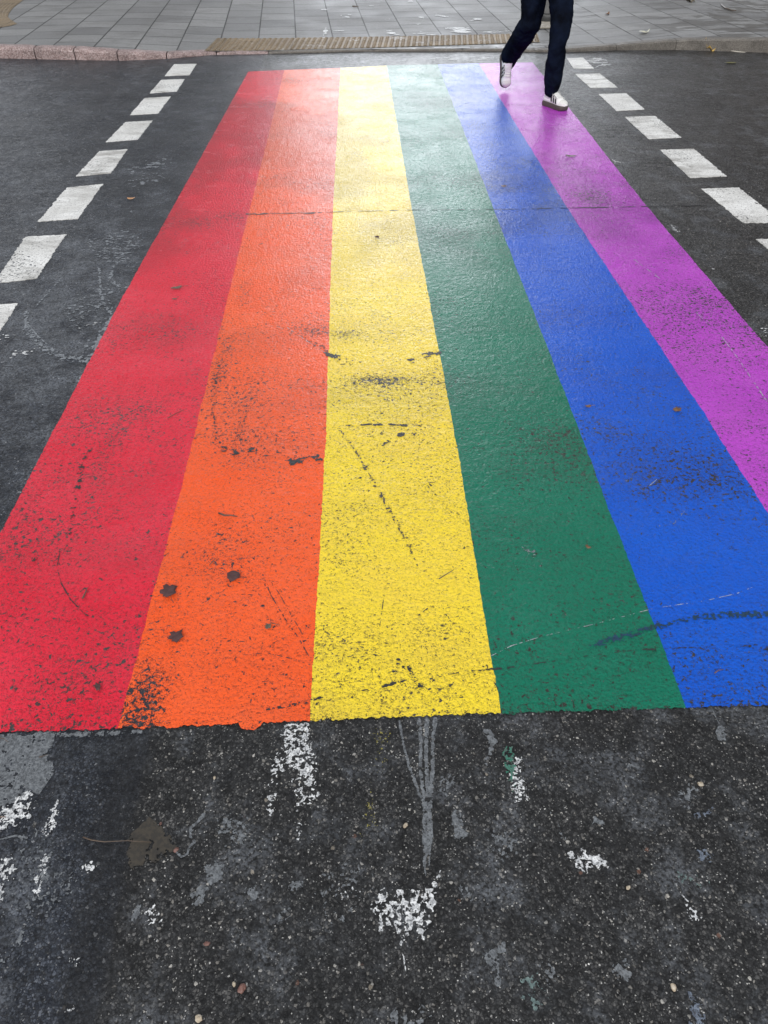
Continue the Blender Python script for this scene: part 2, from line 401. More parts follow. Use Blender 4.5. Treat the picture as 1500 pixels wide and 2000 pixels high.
MAT['ggsplash'] = M_splash('grey_green_paint_splash', (.14, .20, .19), (.07, .10, .10))
MAT['ysplash'] = M_splash('yellow_paint_specks', (.30, .26, .04), (.12, .11, .05))
MAT['black'] = M_splash('black_tar', (.012, .012, .013), (.022, .022, .024), .45)
MAT['mud'] = M_splash('brown_mud_film', (.050, .042, .031), (.032, .028, .023), .35, .0005)
MAT['scuff'] = M_splash('dark_rubber_scuff', (.004, .045, .10), (.003, .025, .055), .4)
MAT['scratch'] = M_splash('pale_scratch', (.42, .44, .46), (.25, .27, .29))

MAT['denim'] = M_denim()
MAT['skin'] = M_simple('skin', (.52, .33, .25), .5, .06)
MAT['hair'] = M_simple('brown_hair', (.05, .03, .018), .5, .3, 80, .004)
MAT['coat'] = M_simple('black_wool_coat', (.012, .012, .014), .9, .3, 60, .003, .2)
MAT['leather'] = M_simple('white_leather', (.78, .78, .76), .42, .05, 40, .001)
MAT['lace'] = M_simple('white_cotton_lace', (.66, .66, .64), .8, .08, 90)
MAT['toecap'] = M_simple('off_white_suede', (.64, .64, .61), .8, .08, 90)
MAT['sole'] = M_simple('brown_rubber', (.068, .055, .046), .6, .12, 50)
MAT['blackleather'] = M_simple('black_leather', (.012, .012, .013), .45, .2)
MAT['steel'] = M_simple('galvanised_steel', (.36, .365, .37), .5, .18, 14, .0006, .5, .1)
MAT['darksteel'] = M_simple('dark_steel', (.05, .05, .05), .5, .2, 14, .0006, .5, .5)
MAT['concrete'] = M_simple('pale_concrete', (.30, .275, .235), .75, .2, 24, .002)
MAT['leafdark'] = M_leaf('dark_wet_leaf', (.045, .018, .019), (.095, .042, .040), .75)
MAT['leafbrown'] = M_leaf('brown_leaf', (.10, .048, .02), (.20, .10, .045))
MAT['leafyellow'] = M_leaf('yellow_leaf', (.45, .28, .07), (.62, .42, .12))
MAT['leafpale'] = M_leaf('pale_leaf', (.42, .42, .32), (.60, .58, .45))
MAT['leaforange'] = M_leaf('orange_leaf', (.42, .21, .09), (.55, .30, .15))
MAT['leafgreen'] = M_leaf('dull_green_leaf', (.10, .10, .03), (.16, .15, .05))
MAT['leafgrey'] = M_leaf('grey_brown_leaf', (.075, .062, .040), (.13, .11, .075))
MAT['twig'] = M_leaf('wet_twig', (.05, .032, .02), (.11, .075, .05))
MAT['straw'] = M_leaf('pale_straw', (.45, .42, .36), (.62, .58, .50))
MAT['pebble_red'] = M_stone('reddish_pebble', (.12, .055, .042), (.17, .08, .062), (.22, .12, .10))
MAT['pebble_cream'] = M_stone('cream_pebble', (.34, .27, .19), (.45, .38, .28), (.52, .46, .37))

# ------------------------------------------------------------------ ground, road, kerb, pavement
KX = np.array([-60, -6, -4.015, -3.129, -2.60, -2.13, -1.70, -1.074, 0, 1.45, 2.2, 2.943, 3.715, 4.65, 8, 60])
KY = np.array([9.7, 9.48, 9.351, 9.235, 9.19, 9.27, 9.46, 9.50, 9.60, 9.58, 9.50, 9.60, 9.60, 9.42, 9.0, 8.0])
HX = np.array([-60, -3.2, -2.7, -2.25, -1.8, -1.2, 0, 2.2, 2.94, 3.7, 4.6, 60])
HH = np.array([.115, .11, .088, .058, .034, .022, .020, .022, .050, .100, .128, .13])
def kerb_y(x): return np.interp(x, KX, KY)
def kerb_h(x): return np.interp(x, HX, HH)
def pave_z(x, y):
    s = np.clip((y-kerb_y(x)-.12)/4.0, 0, 1)
    return kerb_h(x)*(1-s) + .125*s

pydata('ground', [(-900, -900, -.06), (900, -900, -.06), (900, 900, -.06), (-900, 900, -.06)], [(0, 1, 2, 3)], MAT['road'])['kind'] = 'structure'
# the road ends under the kerb
xs = np.concatenate([np.linspace(-60, -5, 12), np.linspace(-4.8, 5.2, 101), np.linspace(6, 60, 10)])
vs = [(x, -40, 0) for x in xs] + [(x, kerb_y(x)+.05, 0) for x in xs]; n = len(xs)
tag(pydata('road', vs, [(i, i+1, n+i+1, n+i) for i in range(n-1)], MAT['road']), kind='structure')
# pavement, dipping to the crossing
ds = np.concatenate([np.linspace(.115, 2.2, 22), [3, 4.12, 6, 9, 14, 22]])
vs = []; fs = []
for x in xs:
    for d in ds:
        y = kerb_y(x)+d; vs.append((x, y, pave_z(x, y)))
m = len(ds)
for i in range(n-1):
    for j in range(m-1): fs.append((i*m+j, (i+1)*m+j, (i+1)*m+j+1, i*m+j+1))
tag(pydata('pavement', vs, fs, MAT['slabs'], smooth=True), kind='structure')

def kerb_stone(bm, x0, x1, width, gap, rnd, amp, drop=.0):
    "one rounded kerb stone along the kerb line"
    k = 9
    xs_ = np.linspace(x0+gap, x1-gap, k)
    rows = []
    for i, x in enumerate(xs_):
        y = kerb_y(x); h = kerb_h(x)+.003
        e = .010 if i in (0, k-1) else 0.0
        r = min(rnd, h*.8)
        prof = [(e*.4, -.05), (e*.4, max(h-r-e, .001)), (r*.28+e*.5, h-r*.32-e), (r+e*.4, h-e*.7), (width-.004, h-e*.4), (width-.004, -.05)]
        row = []
        for (d, z) in prof:
            q = mnoise.noise(Vector((x*9, d*13, z*17+3)))*amp
            row.append(bm.verts.new((x, y+d+q, z+(q*.5 if z > .01 else 0))))
        rows.append(row)
    for a, b in zip(rows, rows[1:]):
        for j in range(len(a)-1): bm.faces.new((a[j], b[j], b[j+1], a[j+1]))
    bm.faces.new(rows[0]); bm.faces.new(rows[-1][::-1])
bm = bmesh.new()
px_joints = [(-4, 114), (70, 116), (147, 118), (230, 119), (325, 116), (423, 107), (524, 106)]
jx = [G(*p)[0] for p in px_joints]
jx = [jx[0]-.45*k for k in range(14, 0, -1)] + jx
for a, b in zip(jx, jx[1:]): kerb_stone(bm, a, b, .135, .006, .030, .010)
bmesh.ops.recalc_face_normals(bm, faces=bm.faces)
tag(obj('kerb', bm, MAT['pink'], smooth=False), kind='structure')
bm = bmesh.new()
gx = [jx[-1]] + [G(p, 102)[0] for p in (728, 905, 1045)] + [2.20, 2.96, G(1319, 98)[0], 4.75, 5.75, 6.75, 7.75, 8.75]
for a, b in zip(gx, gx[1:]): kerb_stone(bm, a, b, .125, .0025, .014, .003)
bmesh.ops.recalc_face_normals(bm, faces=bm.faces)
tag(obj('grey_kerb', bm, MAT['kerbgrey']), kind='structure')

def pave_sheet(name, poly, mat, dz, nx=40, ny=4):
    "four-cornered sheet lying on the pavement: front left, front right, back right, back left"
    A, B, C_, D = [np.array(p) for p in poly]; vs = []; fs = []
    for j in range(ny+1):
        for i in range(nx+1):
            u, v = i/nx, j/ny
            p = (A*(1-u)+B*u)*(1-v) + (D*(1-u)+C_*u)*v
            vs.append((p[0], p[1], float(pave_z(p[0], p[1]))+dz))
    for j in range(ny):
        for i in range(nx):
            k = j*(nx+1)+i; fs.append((k, k+1, k+nx+2, k+nx+1))
    return vs, fs
tacpx = [(399, 101), (1055, 83), (1050, 64), (423, 74)]
tp = [G(x, y, .03 if y > 80 else .055) for x, y in tacpx]
# strip of small setts between the kerb and the tactile paving
sx0, sx1 = jx[-1]+.02, 2.3
sp = [(sx0-.5, kerb_y(sx0-.5)+.135), (sx1, kerb_y(sx1)+.13), (sx1+.02, tp[1][1]-.01), (tp[0][0]+.1, tp[0][1]-.005)]
vs, fs = pave_sheet('x', sp, None, .003)
tag(pydata('setts', vs, fs, MAT['setts']), kind='structure')
vs, fs = pave_sheet('x', tp, None, .006)
tac = tag(pydata('tactile_paving', vs, fs, MAT['tactile']), 'long beige strip of blistered tactile paving slabs behind the dropped kerb', 'tactile paving')
bm = bmesh.new()
Lw = np.linalg.norm(tp[1]-tp[0]); Dw = np.linalg.norm(tp[3]-tp[0]); nu, nv = int(Lw/.0668), int(round(Dw/.0668))
for i in range(nu):
    for j in range(nv):
        u, v = (i+.5)/nu, (j+.5)/nv
        p = (tp[0]*(1-u)+tp[1]*u)*(1-v) + (tp[3]*(1-u)+tp[2]*u)*v
        z = float(pave_z(p[0], p[1]))+.0055
        rings = []
        for r_, h_ in ((.022, 0), (.018, .007), (.011, .009)):
            rings.append([bm.verts.new((p[0]+r_*math.cos(a*PI/4), p[1]+r_*math.sin(a*PI/4), z+h_)) for a in range(8)])
        for a, b in zip(rings, rings[1:]):
            for k in range(8): bm.faces.new((a[k], a[(k+1) % 8], b[(k+1) % 8], b[k]))
        bm.faces.new(rings[-1])
bl = obj('blisters', bm, MAT['tactile'], tac)
# curved beige guidance paving, far left
cpts = [(-120, 54), (0, 52), (20, 49), (33, 45), (22, 38), (15, 32), (17, 25), (25, 15), (45, 0), (60, -9)]
cv = [G(x, y, .125) for x, y in cpts]
bm = bmesh.new()
ctr = np.array(G(-90, 5, .125))
top = .009
prev = None
for k in range(16):
    s0, s1 = 1-k*.055, 1-k*.055-.035
    ra = [];  rb = []
    for p in cv:
        a = ctr+(p-ctr)*s0; b = ctr+(p-ctr)*s1
        ra.append(bm.verts.new((a[0], a[1], float(pave_z(*a))+.004))); rb.append(bm.verts.new((b[0], b[1], float(pave_z(*b))+.004+top*.6)))
    for i in range(len(cv)-1):
        bm.faces.new((ra[i], ra[i+1], rb[i+1], rb[i]))
        if prev: bm.faces.new((prev[i], prev[i+1], ra[i+1], ra[i]))
    prev = rb
bm.faces.new(prev)
bmesh.ops.recalc_face_normals(bm, faces=bm.faces)
tag(obj('guidance_paving', bm, MAT['tactile']), 'curved ribbed beige guidance paving at the far left of the pavement', 'guidance paving')

# ------------------------------------------------------------------ flat shapes with ragged outlines
def vnoise(x, y, seed):
    xi = np.floor(x).astype(np.int64); yi = np.floor(y).astype(np.int64); fx = x-xi; fy = y-yi
    fx = fx*fx*(3-2*fx); fy = fy*fy*(3-2*fy)
    def h(a, b):
        v = (a*374761393 + b*668265263 + seed*1442695041) & 0xFFFFFFFF
        v = ((v ^ (v >> 13))*1274126177) & 0xFFFFFFFF
        return ((v ^ (v >> 16)) & 0xFFFF)/65535.0
    return (h(xi, yi)*(1-fx)+h(xi+1, yi)*fx)*(1-fy) + (h(xi, yi+1)*(1-fx)+h(xi+1, yi+1)*fx)*fy
def fbm(x, y, seed, oct=4, rough=.55):
    a, t_, s = 1.0, 0.0, 0.0
    for o in range(oct):
        s = s+a*vnoise(x*2**o, y*2**o, seed+o*17); t_ += a; a *= rough
    return s/t_
def poly_sd(X, Y, poly):
    "distance to the outline, positive inside"
    P = np.array(poly); Q = np.roll(P, -1, 0); d = np.full(X.shape, 1e9); ins = np.zeros(X.shape, bool)
    for (x0, y0), (x1, y1) in zip(P, Q):
        dx, dy = x1-x0, y1-y0; L = dx*dx+dy*dy+1e-12
        t_ = np.clip(((X-x0)*dx+(Y-y0)*dy)/L, 0, 1)
        d = np.minimum(d, np.hypot(X-x0-t_*dx, Y-y0-t_*dy))
        c = ((y0 > Y) != (y1 > Y)) & (X < (x1-x0)*(Y-y0)/(y1-y0+1e-12)+x0)
        ins ^= c
    return np.where(ins, d, -d)
def line_sd(X, Y, pts, ws):
    d = np.full(X.shape, -1e9)
    for i in range(len(pts)-1):
        (x0, y0), (x1, y1) = pts[i], pts[i+1]; dx, dy = x1-x0, y1-y0; L = dx*dx+dy*dy+1e-12
        t_ = np.clip(((X-x0)*dx+(Y-y0)*dy)/L, 0, 1)
        w = ws[i]*(1-t_)+ws[i+1]*t_
        d = np.maximum(d, w-np.hypot(X-x0-t_*dx, Y-y0-t_*dy))
    return d
SEED = [5]
def splat(name, label, cat, mat, polys=(), lines=(), cover=.6, ns=60, an=(1, 1), edge=.02, z=.0009, cell=.0017, fade=1.4, rough=.72, group=None, zf=None, base=0.0):
    "paint on the ground: the part of an outline (photo pixels followed down to the ground) that a ragged noise leaves"
    SEED[0] += 1; z = z+SEED[0]*.000012          # no two sheets in one plane
    wp = [GP(p, base) for p in polys]; wl = [(GP(p, base), w) for p, w in lines]
    allp = np.array([q for p in wp for q in p] + [q for p, w in wl for q in p]); pad = max([.01] + [max(w) for _, w in wl])
    lo = allp.min(0)-pad; hi = allp.max(0)+pad
    nx, ny = int((hi[0]-lo[0])/cell)+2, int((hi[1]-lo[1])/cell)+2
    X, Y = np.meshgrid(lo[0]+np.arange(nx)*cell, lo[1]+np.arange(ny)*cell)
    sd = np.full(X.shape, -1e9)
    for p in wp: sd = np.maximum(sd, np.clip(poly_sd(X, Y, p)/edge, -1, 1))
    for p, w in wl: sd = np.maximum(sd, np.clip(line_sd(X, Y, p, w)/min(edge, max(w)*.7), -1, 1))
    if ns > 35: ns = ns*1.7
    nz = fbm(X*ns*an[0], Y*ns*an[1], SEED[0]*31, 4, rough)
    inside = sd > .2
    if mat in (MAT['wsplash'],) and ns > 35:
        rg = np.abs(fbm(X*ns*.62*an[0], Y*ns*.62*an[1], SEED[0]*13+5, 3, .6)-.5)*2
        nz = .55*rg/(rg.std()+1e-6)+.7*nz/(nz.std()+1e-6)
    ref = np.sort(nz[inside]) if inside.any() else np.sort(nz.ravel())
    q = ref[min(len(ref)-1, int(cover*(len(ref)-1)))]
    f = (q-nz)/(nz.std()+1e-6) + (np.minimum(sd, 1)-1)*fade - (sd < -.4)*3
    vs, fs, vid = [], [], {}
    def gv(i, j):
        k = (i, j)
        if k not in vid: vid[k] = len(vs); vs.append((X[j, i], Y[j, i]))
        return vid[k]
    I = f > 0
    full = I[:-1, :-1] & I[1:, :-1] & I[:-1, 1:] & I[1:, 1:]
    some = (I[:-1, :-1] | I[1:, :-1] | I[:-1, 1:] | I[1:, 1:]) & ~full
    ec = {}
    def ev(a, b):
        k = (a, b) if a < b else (b, a)
        if k not in ec:
            fa, fb = f[k[0][1], k[0][0]], f[k[1][1], k[1][0]]; t_ = fa/(fa-fb)
            ec[k] = len(vs); vs.append((X[k[0][1], k[0][0]]*(1-t_)+X[k[1][1], k[1][0]]*t_, Y[k[0][1], k[0][0]]*(1-t_)+Y[k[1][1], k[1][0]]*t_))
        return ec[k]
    for j, i in zip(*np.nonzero(full)): fs.append((gv(i, j), gv(i+1, j), gv(i+1, j+1), gv(i, j+1)))
    for j, i in zip(*np.nonzero(some)):
        cs = [(i, j), (i+1, j), (i+1, j+1), (i, j+1)]; pl = []
        for a, b in zip(cs, cs[1:]+cs[:1]):
            ia, ib = I[a[1], a[0]], I[b[1], b[0]]
            if ia: pl.append(gv(*a))
            if ia != ib: pl.append(ev(a, b))
        if len(pl) >= 3: fs.append(tuple(pl))
    v3 = [(x, y, (float(zf(x, y)) if zf else 0.0)+z) for x, y in vs]
    o = pydata(name, v3, fs, mat)
    return tag(o, label, cat, group)

def outline_sheet(name, pts, mat, z, jit=.003, stepm=.01, seed=1, thick=.0022, corner=0):
    "flat painted sheet with a slightly uneven edge and a real thickness"
    P = [np.array(p, float) for p in pts]; out = []
    for a, b in zip(P, P[1:]+P[:1]):
        L = np.linalg.norm(b-a); k = max(2, int(L/stepm)); nrm = np.array((-(b-a)[1], (b-a)[0]))/(L+1e-9)
        for i in range(k):
            p = a+(b-a)*i/k
            q = (mnoise.noise(Vector((p[0]*40, p[1]*40, seed*3.1)))*.6+mnoise.noise(Vector((p[0]*120, p[1]*120, seed*7.7)))*.4)*jit
            if corner:
                e = min(i, k-i)*L/k; q -= 0
            out.append(p+nrm*q)
    bm = bmesh.new()
    top_ = [bm.verts.new((p[0], p[1], z)) for p in out]; bot = [bm.verts.new((p[0], p[1], z-thick)) for p in out]
    bm.faces.new(top_)
    for i in range(len(out)): j = (i+1) % len(out); bm.faces.new((bot[i], bot[j], top_[j], top_[i]))
    bmesh.ops.triangulate(bm, faces=[f_ for f_ in bm.faces if len(f_.verts) > 4])
    bmesh.ops.recalc_face_normals(bm, faces=bm.faces)
    return obj(name, bm, mat)

# ------------------------------------------------------------------ the six rainbow stripes
BND = [ # boundaries from left to right as (x, y) from the near edge to the far edge
    [(-1.226, .978), (-1.224, 1.71), (-1.236, 3.44), (-1.21, 5.5), (-1.177, 8.605)],
    [(-.658, .984), (-.668, 2.0), (-.714, 4.075), (-.755, 6.3), (-.808, 8.667)],
    [(-.164, .993), (-.163, 2.2), (-.196, 4.627), (-.205, 6.6), (-.218, 8.749)],
    [(.334, 1.001), (.337, 2.186), (.308, 4.613), (.293, 6.6), (.275, 8.862)],
    [(.824, 1.003), (.825, 1.957), (.828, 4.598), (.829, 6.7), (.83, 8.897)],
    [(1.365, 1.008), (1.356, 2.364), (1.30, 4.585), (1.289, 6.7), (1.278, 8.936)],
    [(1.84, 1.012), (1.834, 2.842), (1.815, 4.661), (1.845, 6.7), (1.871, 8.972)]]
def bend(b, seed):
    out = []
    for (x0, y0), (x1, y1) in zip(b, b[1:]):
        k = max(2, int((y1-y0)/.005))
        for i in range(k):
            t_ = i/k; x, y = x0+(x1-x0)*t_, y0+(y1-y0)*t_
            a = min(1, i/3 if (x0, y0) == b[0] else 1)
            out.append((x+a*(mnoise.noise(Vector((y*30, seed*5.3, 0)))*.0028+mnoise.noise(Vector((y*6, seed*9.1, 4)))*.004+mnoise.noise(Vector((y*110, seed*2.7, 9)))*.0022), y))
    out = np.array(out+[b[-1]]); q = np.linspace(0, 1, 1700); u = np.linspace(0, 1, len(out))
    return [(float(np.interp(t_, u, out[:, 0])), float(np.interp(t_, u, out[:, 1]))) for t_ in q]
bl_ = [bend(b, i) for i, b in enumerate(BND)]
def cross(a, b, seed, far):
    k = max(3, int(abs(b[0]-a[0])/.0025)); out = []
    for i in range(1, k):
        t_ = i/k; x, y = a[0]+(b[0]-a[0])*t_, a[1]+(b[1]-a[1])*t_
        q = mnoise.noise(Vector((x*28, seed, 0)))*.004+mnoise.noise(Vector((x*90, seed, 2)))*.005+mnoise.noise(Vector((x*260, seed, 5)))*.003
        if not far:                                             # drips of paint past the near edge
            for px_, w_, d_ in ((488, .030, .020), (335, .02, .009), (280, .02, .004), (1000, .02, .004)):
                gx_ = G(px_, 1425)[0]; q -= d_*max(0, 1-((x-gx_)/w_)**2)**.6 if abs(x-gx_) < w_ else 0
        out.append((x, y+q))
    return out
PC = [ # name, colour, worn colour, heavy-wear spots (x, y, inner radius, outer radius, stretch x, stretch y, amount), threshold, pits
    ('red', (.66, .012, .034), (.74, .030, .060), [(-.85, 1.1, .05, .45, 1, 1, .035), (-1.05, 1.9, .1, .6, 1, .8, .045), (-.98, 2.1, .0, .16, 2, .35, .05)], .67, .11, (.15, .02, .025), .42, (.085, .062, .058)),
    ('orange', (.88, .095, .012), (.90, .125, .030), [(-.61, 1.06, .02, .17, 1.6, .9, .14), (-.52, 2.55, .0, .45, .8, 1.6, .02), (-.35, 2.2, .0, .5, 1, 1, .025), (-.64, 2.8, .0, .10, 1.5, .3, .07), (-.24, 3.05, .0, .14, .5, 1.3, .08), (-.62, 3.5, .0, .06, 1, .2, .05)], .675, .11, (.30, .06, .03), .50, None),
    ('yellow', (.90, .68, .030), (.86, .62, .05), [(.1, 2.35, .1, .65, 1, 1, .055), (.1, 2.98, .0, .2, .5, 1.8, .06), (-.12, 3.02, 0, .12, .7, 1.4, .09), (.15, 1.15, .0, .35, .7, 1.4, .015), (.05, 2.62, .0, .12, .5, 2, .10)],   .697, .20, (.20, .15, .05), .70, None),
    ('green', (.0015, .145, .082), (.003, .165, .098), [(.70, 2.1, .0, .35, 1, .8, .07), (.55, 1.3, .0, .4, 1, 1, .02)], .675, .08, (.020, .070, .048), .45, (.05, .042, .034)),
    ('blue', (.0004, .082, .54), (.0008, .096, .58), [(1.05, 2.5, .0, .6, .9, 1.2, .025), (1.2, 2.0, .0, .6, .8, 1, .03), (1.0, 1.1, .0, .3, 1, 1, .05), (1.05, 4.9, .0, .5, 1, 1, .03)], .67, .09, (.03, .06, .13), .42, (.05, .043, .034)),
    ('purple', (.46, .050, .54), (.50, .072, .56), [(1.6, 2.9, .1, .8, 1.4, .8, .055), (1.5, 4.8, .0, .3, 1, 1, .05)], .67, .11, (.12, .035, .14), .45, (.05, .04, .04))]
for i, (nm, c, d, blobs, th, pit, grm, ga, chc) in enumerate(PC):
    L_, R_ = bl_[i], bl_[i+1]
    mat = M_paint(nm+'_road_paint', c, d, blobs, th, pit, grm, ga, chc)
    Z = .0020; vs = []; fs = []
    j0 = 12; j1 = len(L_)-13
    for j in range(j0, j1+1): vs += [(*L_[j], Z), (*R_[j], Z)]
    for j in range(j1-j0): fs.append((2*j, 2*j+1, 2*j+3, 2*j+2))
    for (a_, b_, ja, sd_, far) in ((L_[0], R_[0], j0, 1.7+i, False), (L_[-1], R_[-1], j1, 7.1+i, True)):
        row = [a_] + cross(a_, b_, sd_, far) + [b_]; k0 = len(vs); nr = len(row)
        for q, p in enumerate(row):
            t_ = q/(nr-1); vs += [(*p, Z), (L_[ja][0]*(1-t_)+R_[ja][0]*t_, L_[ja][1]*(1-t_)+R_[ja][1]*t_, Z)]
        for q in range(nr-1):
            f_ = (k0+2*q, k0+2*q+2, k0+2*q+3, k0+2*q+1); fs.append(f_[::-1] if far else f_)
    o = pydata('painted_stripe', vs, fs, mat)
    between = {'red': 'scuffed crimson red stripe at the outer left edge of the rainbow crossing', 'orange': 'bright orange stripe between the red and yellow ones, chipped along its edge',
               'yellow': 'yellow stripe in the middle of the crossing, peppered with dark pits', 'green': 'deep green stripe between the yellow and blue ones',
               'blue': 'strong blue stripe between the green and purple ones', 'purple': 'purple stripe at the outer right edge, under the walking feet'}[nm]
    tag(o, between, 'painted stripe', 'rainbow stripes of the crossing')

# ------------------------------------------------------------------ the two rows of white dashes
DL = [[(340,126),(384,125),(370,147),(322,149)],[(315,156.5),(360.7,155),(345,179),(292,182.7)],[(283,192),(333,189),(309,222),(254,225)],[(245,239),(298,236),(269,273),(207,278)],[(194,296),(249,292),(217,339),(148,345)],[(131,367),(201,360),(152,428),(75,433)],[(50,463),(129,459),(71,545),(-12,554)],[(-55,600),(36,593),(-28,690),(-132,697)]]
DR = [[(1107,114),(1139,113),(1160,134),(1120,134)],[(1123,145),(1171,144),(1206,171),(1153,172)],[(1169,184),(1223,183),(1259,214),(1204,217)],[(1220,229),(1279,227),(1330,269),(1267,272)],[(1289,293),(1355,291),(1419,345),(1348,348)],[(1369,369),(1442,367),(1530,435),(1452,436)],[(1477,468),(1560,466),(1668,552),(1580,556)]]
ORD = ['nearest the far kerb', 'second from the far kerb', 'third from the far kerb', 'fourth from the far kerb', 'fifth from the far kerb', 'sixth from the far kerb', 'seventh from the far kerb', 'cut by the photo edge, nearest the camera']
for side, rows in (('left', DL), ('right', DR)):
    for k, q in enumerate(rows):
        o = outline_sheet('white_dash', GP(q), MAT["white"], .0029, .012, .006, seed=k+(20 if side == 'right' else 0), thick=.003)
        w = ORD[k] if not (side == 'right' and k == len(rows)-1) else ORD[-1]
        tag(o, 'worn white road dash in the %s row, %s' % (side, w), 'road marking', 'white dashes along both sides of the crossing')

# ------------------------------------------------------------------ old paint, tar and dirt on the road
WS, GS = MAT['wsplash'], MAT['gsplash']
SPL = 'old paint splashes on the asphalt in front of the crossing'
def sp(label, mat, polys=(), lines=(), **k): return splat('paint_splash', label, 'paint splash', mat, polys, lines, group=SPL, **k)
sp('broken white paint trail hanging below the left end of the yellow stripe', WS, [[(556, 1413), (608, 1411), (623, 1560), (592, 1572), (588, 1640), (582, 1640), (578, 1540), (562, 1500), (540, 1530), (528, 1602), (523, 1595), (528, 1500), (545, 1450)]], cover=.50, ns=70, edge=.012)
sp('white leaf-shaped splash of lumpy paint with a thin tail, lower middle', WS, [[(726, 1762), (740, 1735), (765, 1755), (775, 1735), (800, 1730), (825, 1735), (860, 1700), (856, 1765), (848, 1800), (828, 1838), (800, 1822), (782, 1840), (765, 1815), (740, 1822), (728, 1800)], [(745, 1738), (782, 1700), (772, 1725)], [(840, 1712), (862, 1694), (862, 1705)]],
   [([(775, 1780), (783, 1830), (786, 1862)], [.004, .004, .002]), ([(786, 1862), (792, 1890), (797, 1920)], [.0022, .0018, .001]), ([(784, 1862), (776, 1880)], [.0012, .0008])], cover=.50, ns=75, edge=.010, rough=.5)
sp('small bright white splash alone on dark asphalt, right of the leaf-shaped one', WS, [[(1103, 1666), (1118, 1662), (1126, 1672), (1138, 1656), (1150, 1668), (1175, 1672), (1192, 1694), (1176, 1700), (1155, 1692), (1150, 1706), (1128, 1700), (1122, 1684)]], cover=.68, ns=80, edge=.006)
sp('thick white splash below the grey patch at the left edge', WS, [[(-20, 1590), (10, 1572), (55, 1542), (70, 1562), (68, 1596), (45, 1605), (15, 1618), (-20, 1640)]], cover=.62, ns=75, edge=.012)
sp('short slanting row of white drops beside the thick white splash', WS, [[(96, 1590), (108, 1562), (118, 1560), (108, 1620), (95, 1634), (82, 1632), (84, 1604)]], cover=.6, ns=85, edge=.008)
sp('long thin white streak slanting down at the lower left', WS, [[(70, 1700), (90, 1665), (98, 1680), (88, 1710), (80, 1750), (62, 1755), (66, 1725)]], cover=.55, ns=90, edge=.008)
sp('flaky white patch cut by the left edge of the photo', WS, [[(-20, 1680), (25, 1670), (32, 1692), (20, 1730), (0, 1770), (-20, 1770)]], cover=.48, ns=85, edge=.012)
sp('flaky white blotch with a grey smear beneath, left of the brown film', WS, [[(155, 1684), (180, 1680), (190, 1692), (178, 1706), (160, 1702)]], cover=.6, ns=90, edge=.006)
sp('scattered white drops low on the left, under a grey drop', WS, [[(285, 1770), (315, 1752), (318, 1800), (310, 1850), (292, 1860), (295, 1815), (272, 1790)]], cover=.30, ns=80, edge=.012)
sp('tiny white ring of paint at the bottom left', WS, [[(124, 1975), (146, 1960), (148, 1972), (130, 1983)]], cover=.6, ns=110, edge=.005)
sp('faint white flecks left of the bottom, beside the coarse joint', WS, [[(135, 1870), (160, 1868), (150, 1890), (138, 1885)]], cover=.45, ns=110, edge=.006)
sp('little white speckled splash at the lower right', WS, [[(1332, 1748), (1350, 1760), (1378, 1795), (1365, 1808), (1345, 1795), (1335, 1770)]], cover=.42, ns=95, edge=.008)
sp('slanting white chalky mark below the green stripe', WS, [[(1004, 1472), (1018, 1480), (1034, 1560), (1010, 1580), (994, 1540), (990, 1500)]], cover=.52, ns=120, edge=.012)
sp('fresh green dabs on the white chalky mark', MAT['grnsplash'], [[(978, 1465), (1000, 1458), (1012, 1490), (1002, 1545), (990, 1520), (975, 1490)]], cover=.50, ns=80, edge=.010, z=.0018)
sp('pale green stain near the bottom right of centre', MAT['ggsplash'], [[(1010, 1905), (1040, 1890), (1062, 1940), (1075, 1975), (1045, 1975), (1020, 1945)]], cover=.52, ns=60, edge=.02)
sp('few green and grey specks on asphalt at the right', MAT['ggsplash'], [[(1295, 1700), (1365, 1700), (1390, 1730), (1330, 1735)]], cover=.28, ns=80, edge=.02)
sp('broad smooth grey paint patch under the red stripe, cut by the left edge', GS, [[(-30, 1438), (60, 1434), (108, 1431), (96, 1470), (104, 1508), (75, 1550), (58, 1546), (10, 1576), (-30, 1590)]], cover=.93, ns=45, edge=.010)
sp('thin grey ledge of paint along the lower edge of red and orange', GS, [[(108, 1431), (280, 1426), (275, 1434), (108, 1442)]], cover=.7, ns=60, edge=.005)
sp('grey fan of thin paint drips running down below the yellow stripe', GS, lines=[([(780, 1410), (790, 1462), (800, 1500), (828, 1575)], [.0034, .0026, .0032, .003]), ([(818, 1406), (822, 1450), (821, 1500), (830, 1580)], [.0046, .0030, .0036, .003]), ([(834, 1405), (832, 1470), (836, 1580)], [.0050, .0036, .004]), ([(850, 1404), (846, 1440), (845, 1500), (840, 1580)], [.0050, .0034, .004, .004]),
   ([(834, 1575), (836, 1640), (834, 1665)], [.009, .012, .008]), ([(830, 1655), (829, 1690), (832, 1712)], [.004, .0025, .001]), ([(841, 1655), (838, 1690)], [.004, .001])], cover=.92, ns=60, edge=.004, fade=.7)
sp('grey oblong blot right of the drip fan', GS, [[(880, 1585), (898, 1583), (902, 1605), (915, 1630), (905, 1646), (888, 1640), (885, 1615)]], cover=.85, ns=70, edge=.006)
sp('grey and white blotch between the drip fan and the chalky mark', MAT['gsplash'], [[(858, 1520), (885, 1508), (890, 1535), (870, 1565), (856, 1550)]], cover=.52, ns=90, edge=.010)
sp('sharp grey fragment directly under the green stripe corner', GS, [[(935, 1420), (955, 1422), (972, 1450), (960, 1470), (952, 1495), (945, 1490), (955, 1455)]], cover=.82, ns=70, edge=.005)
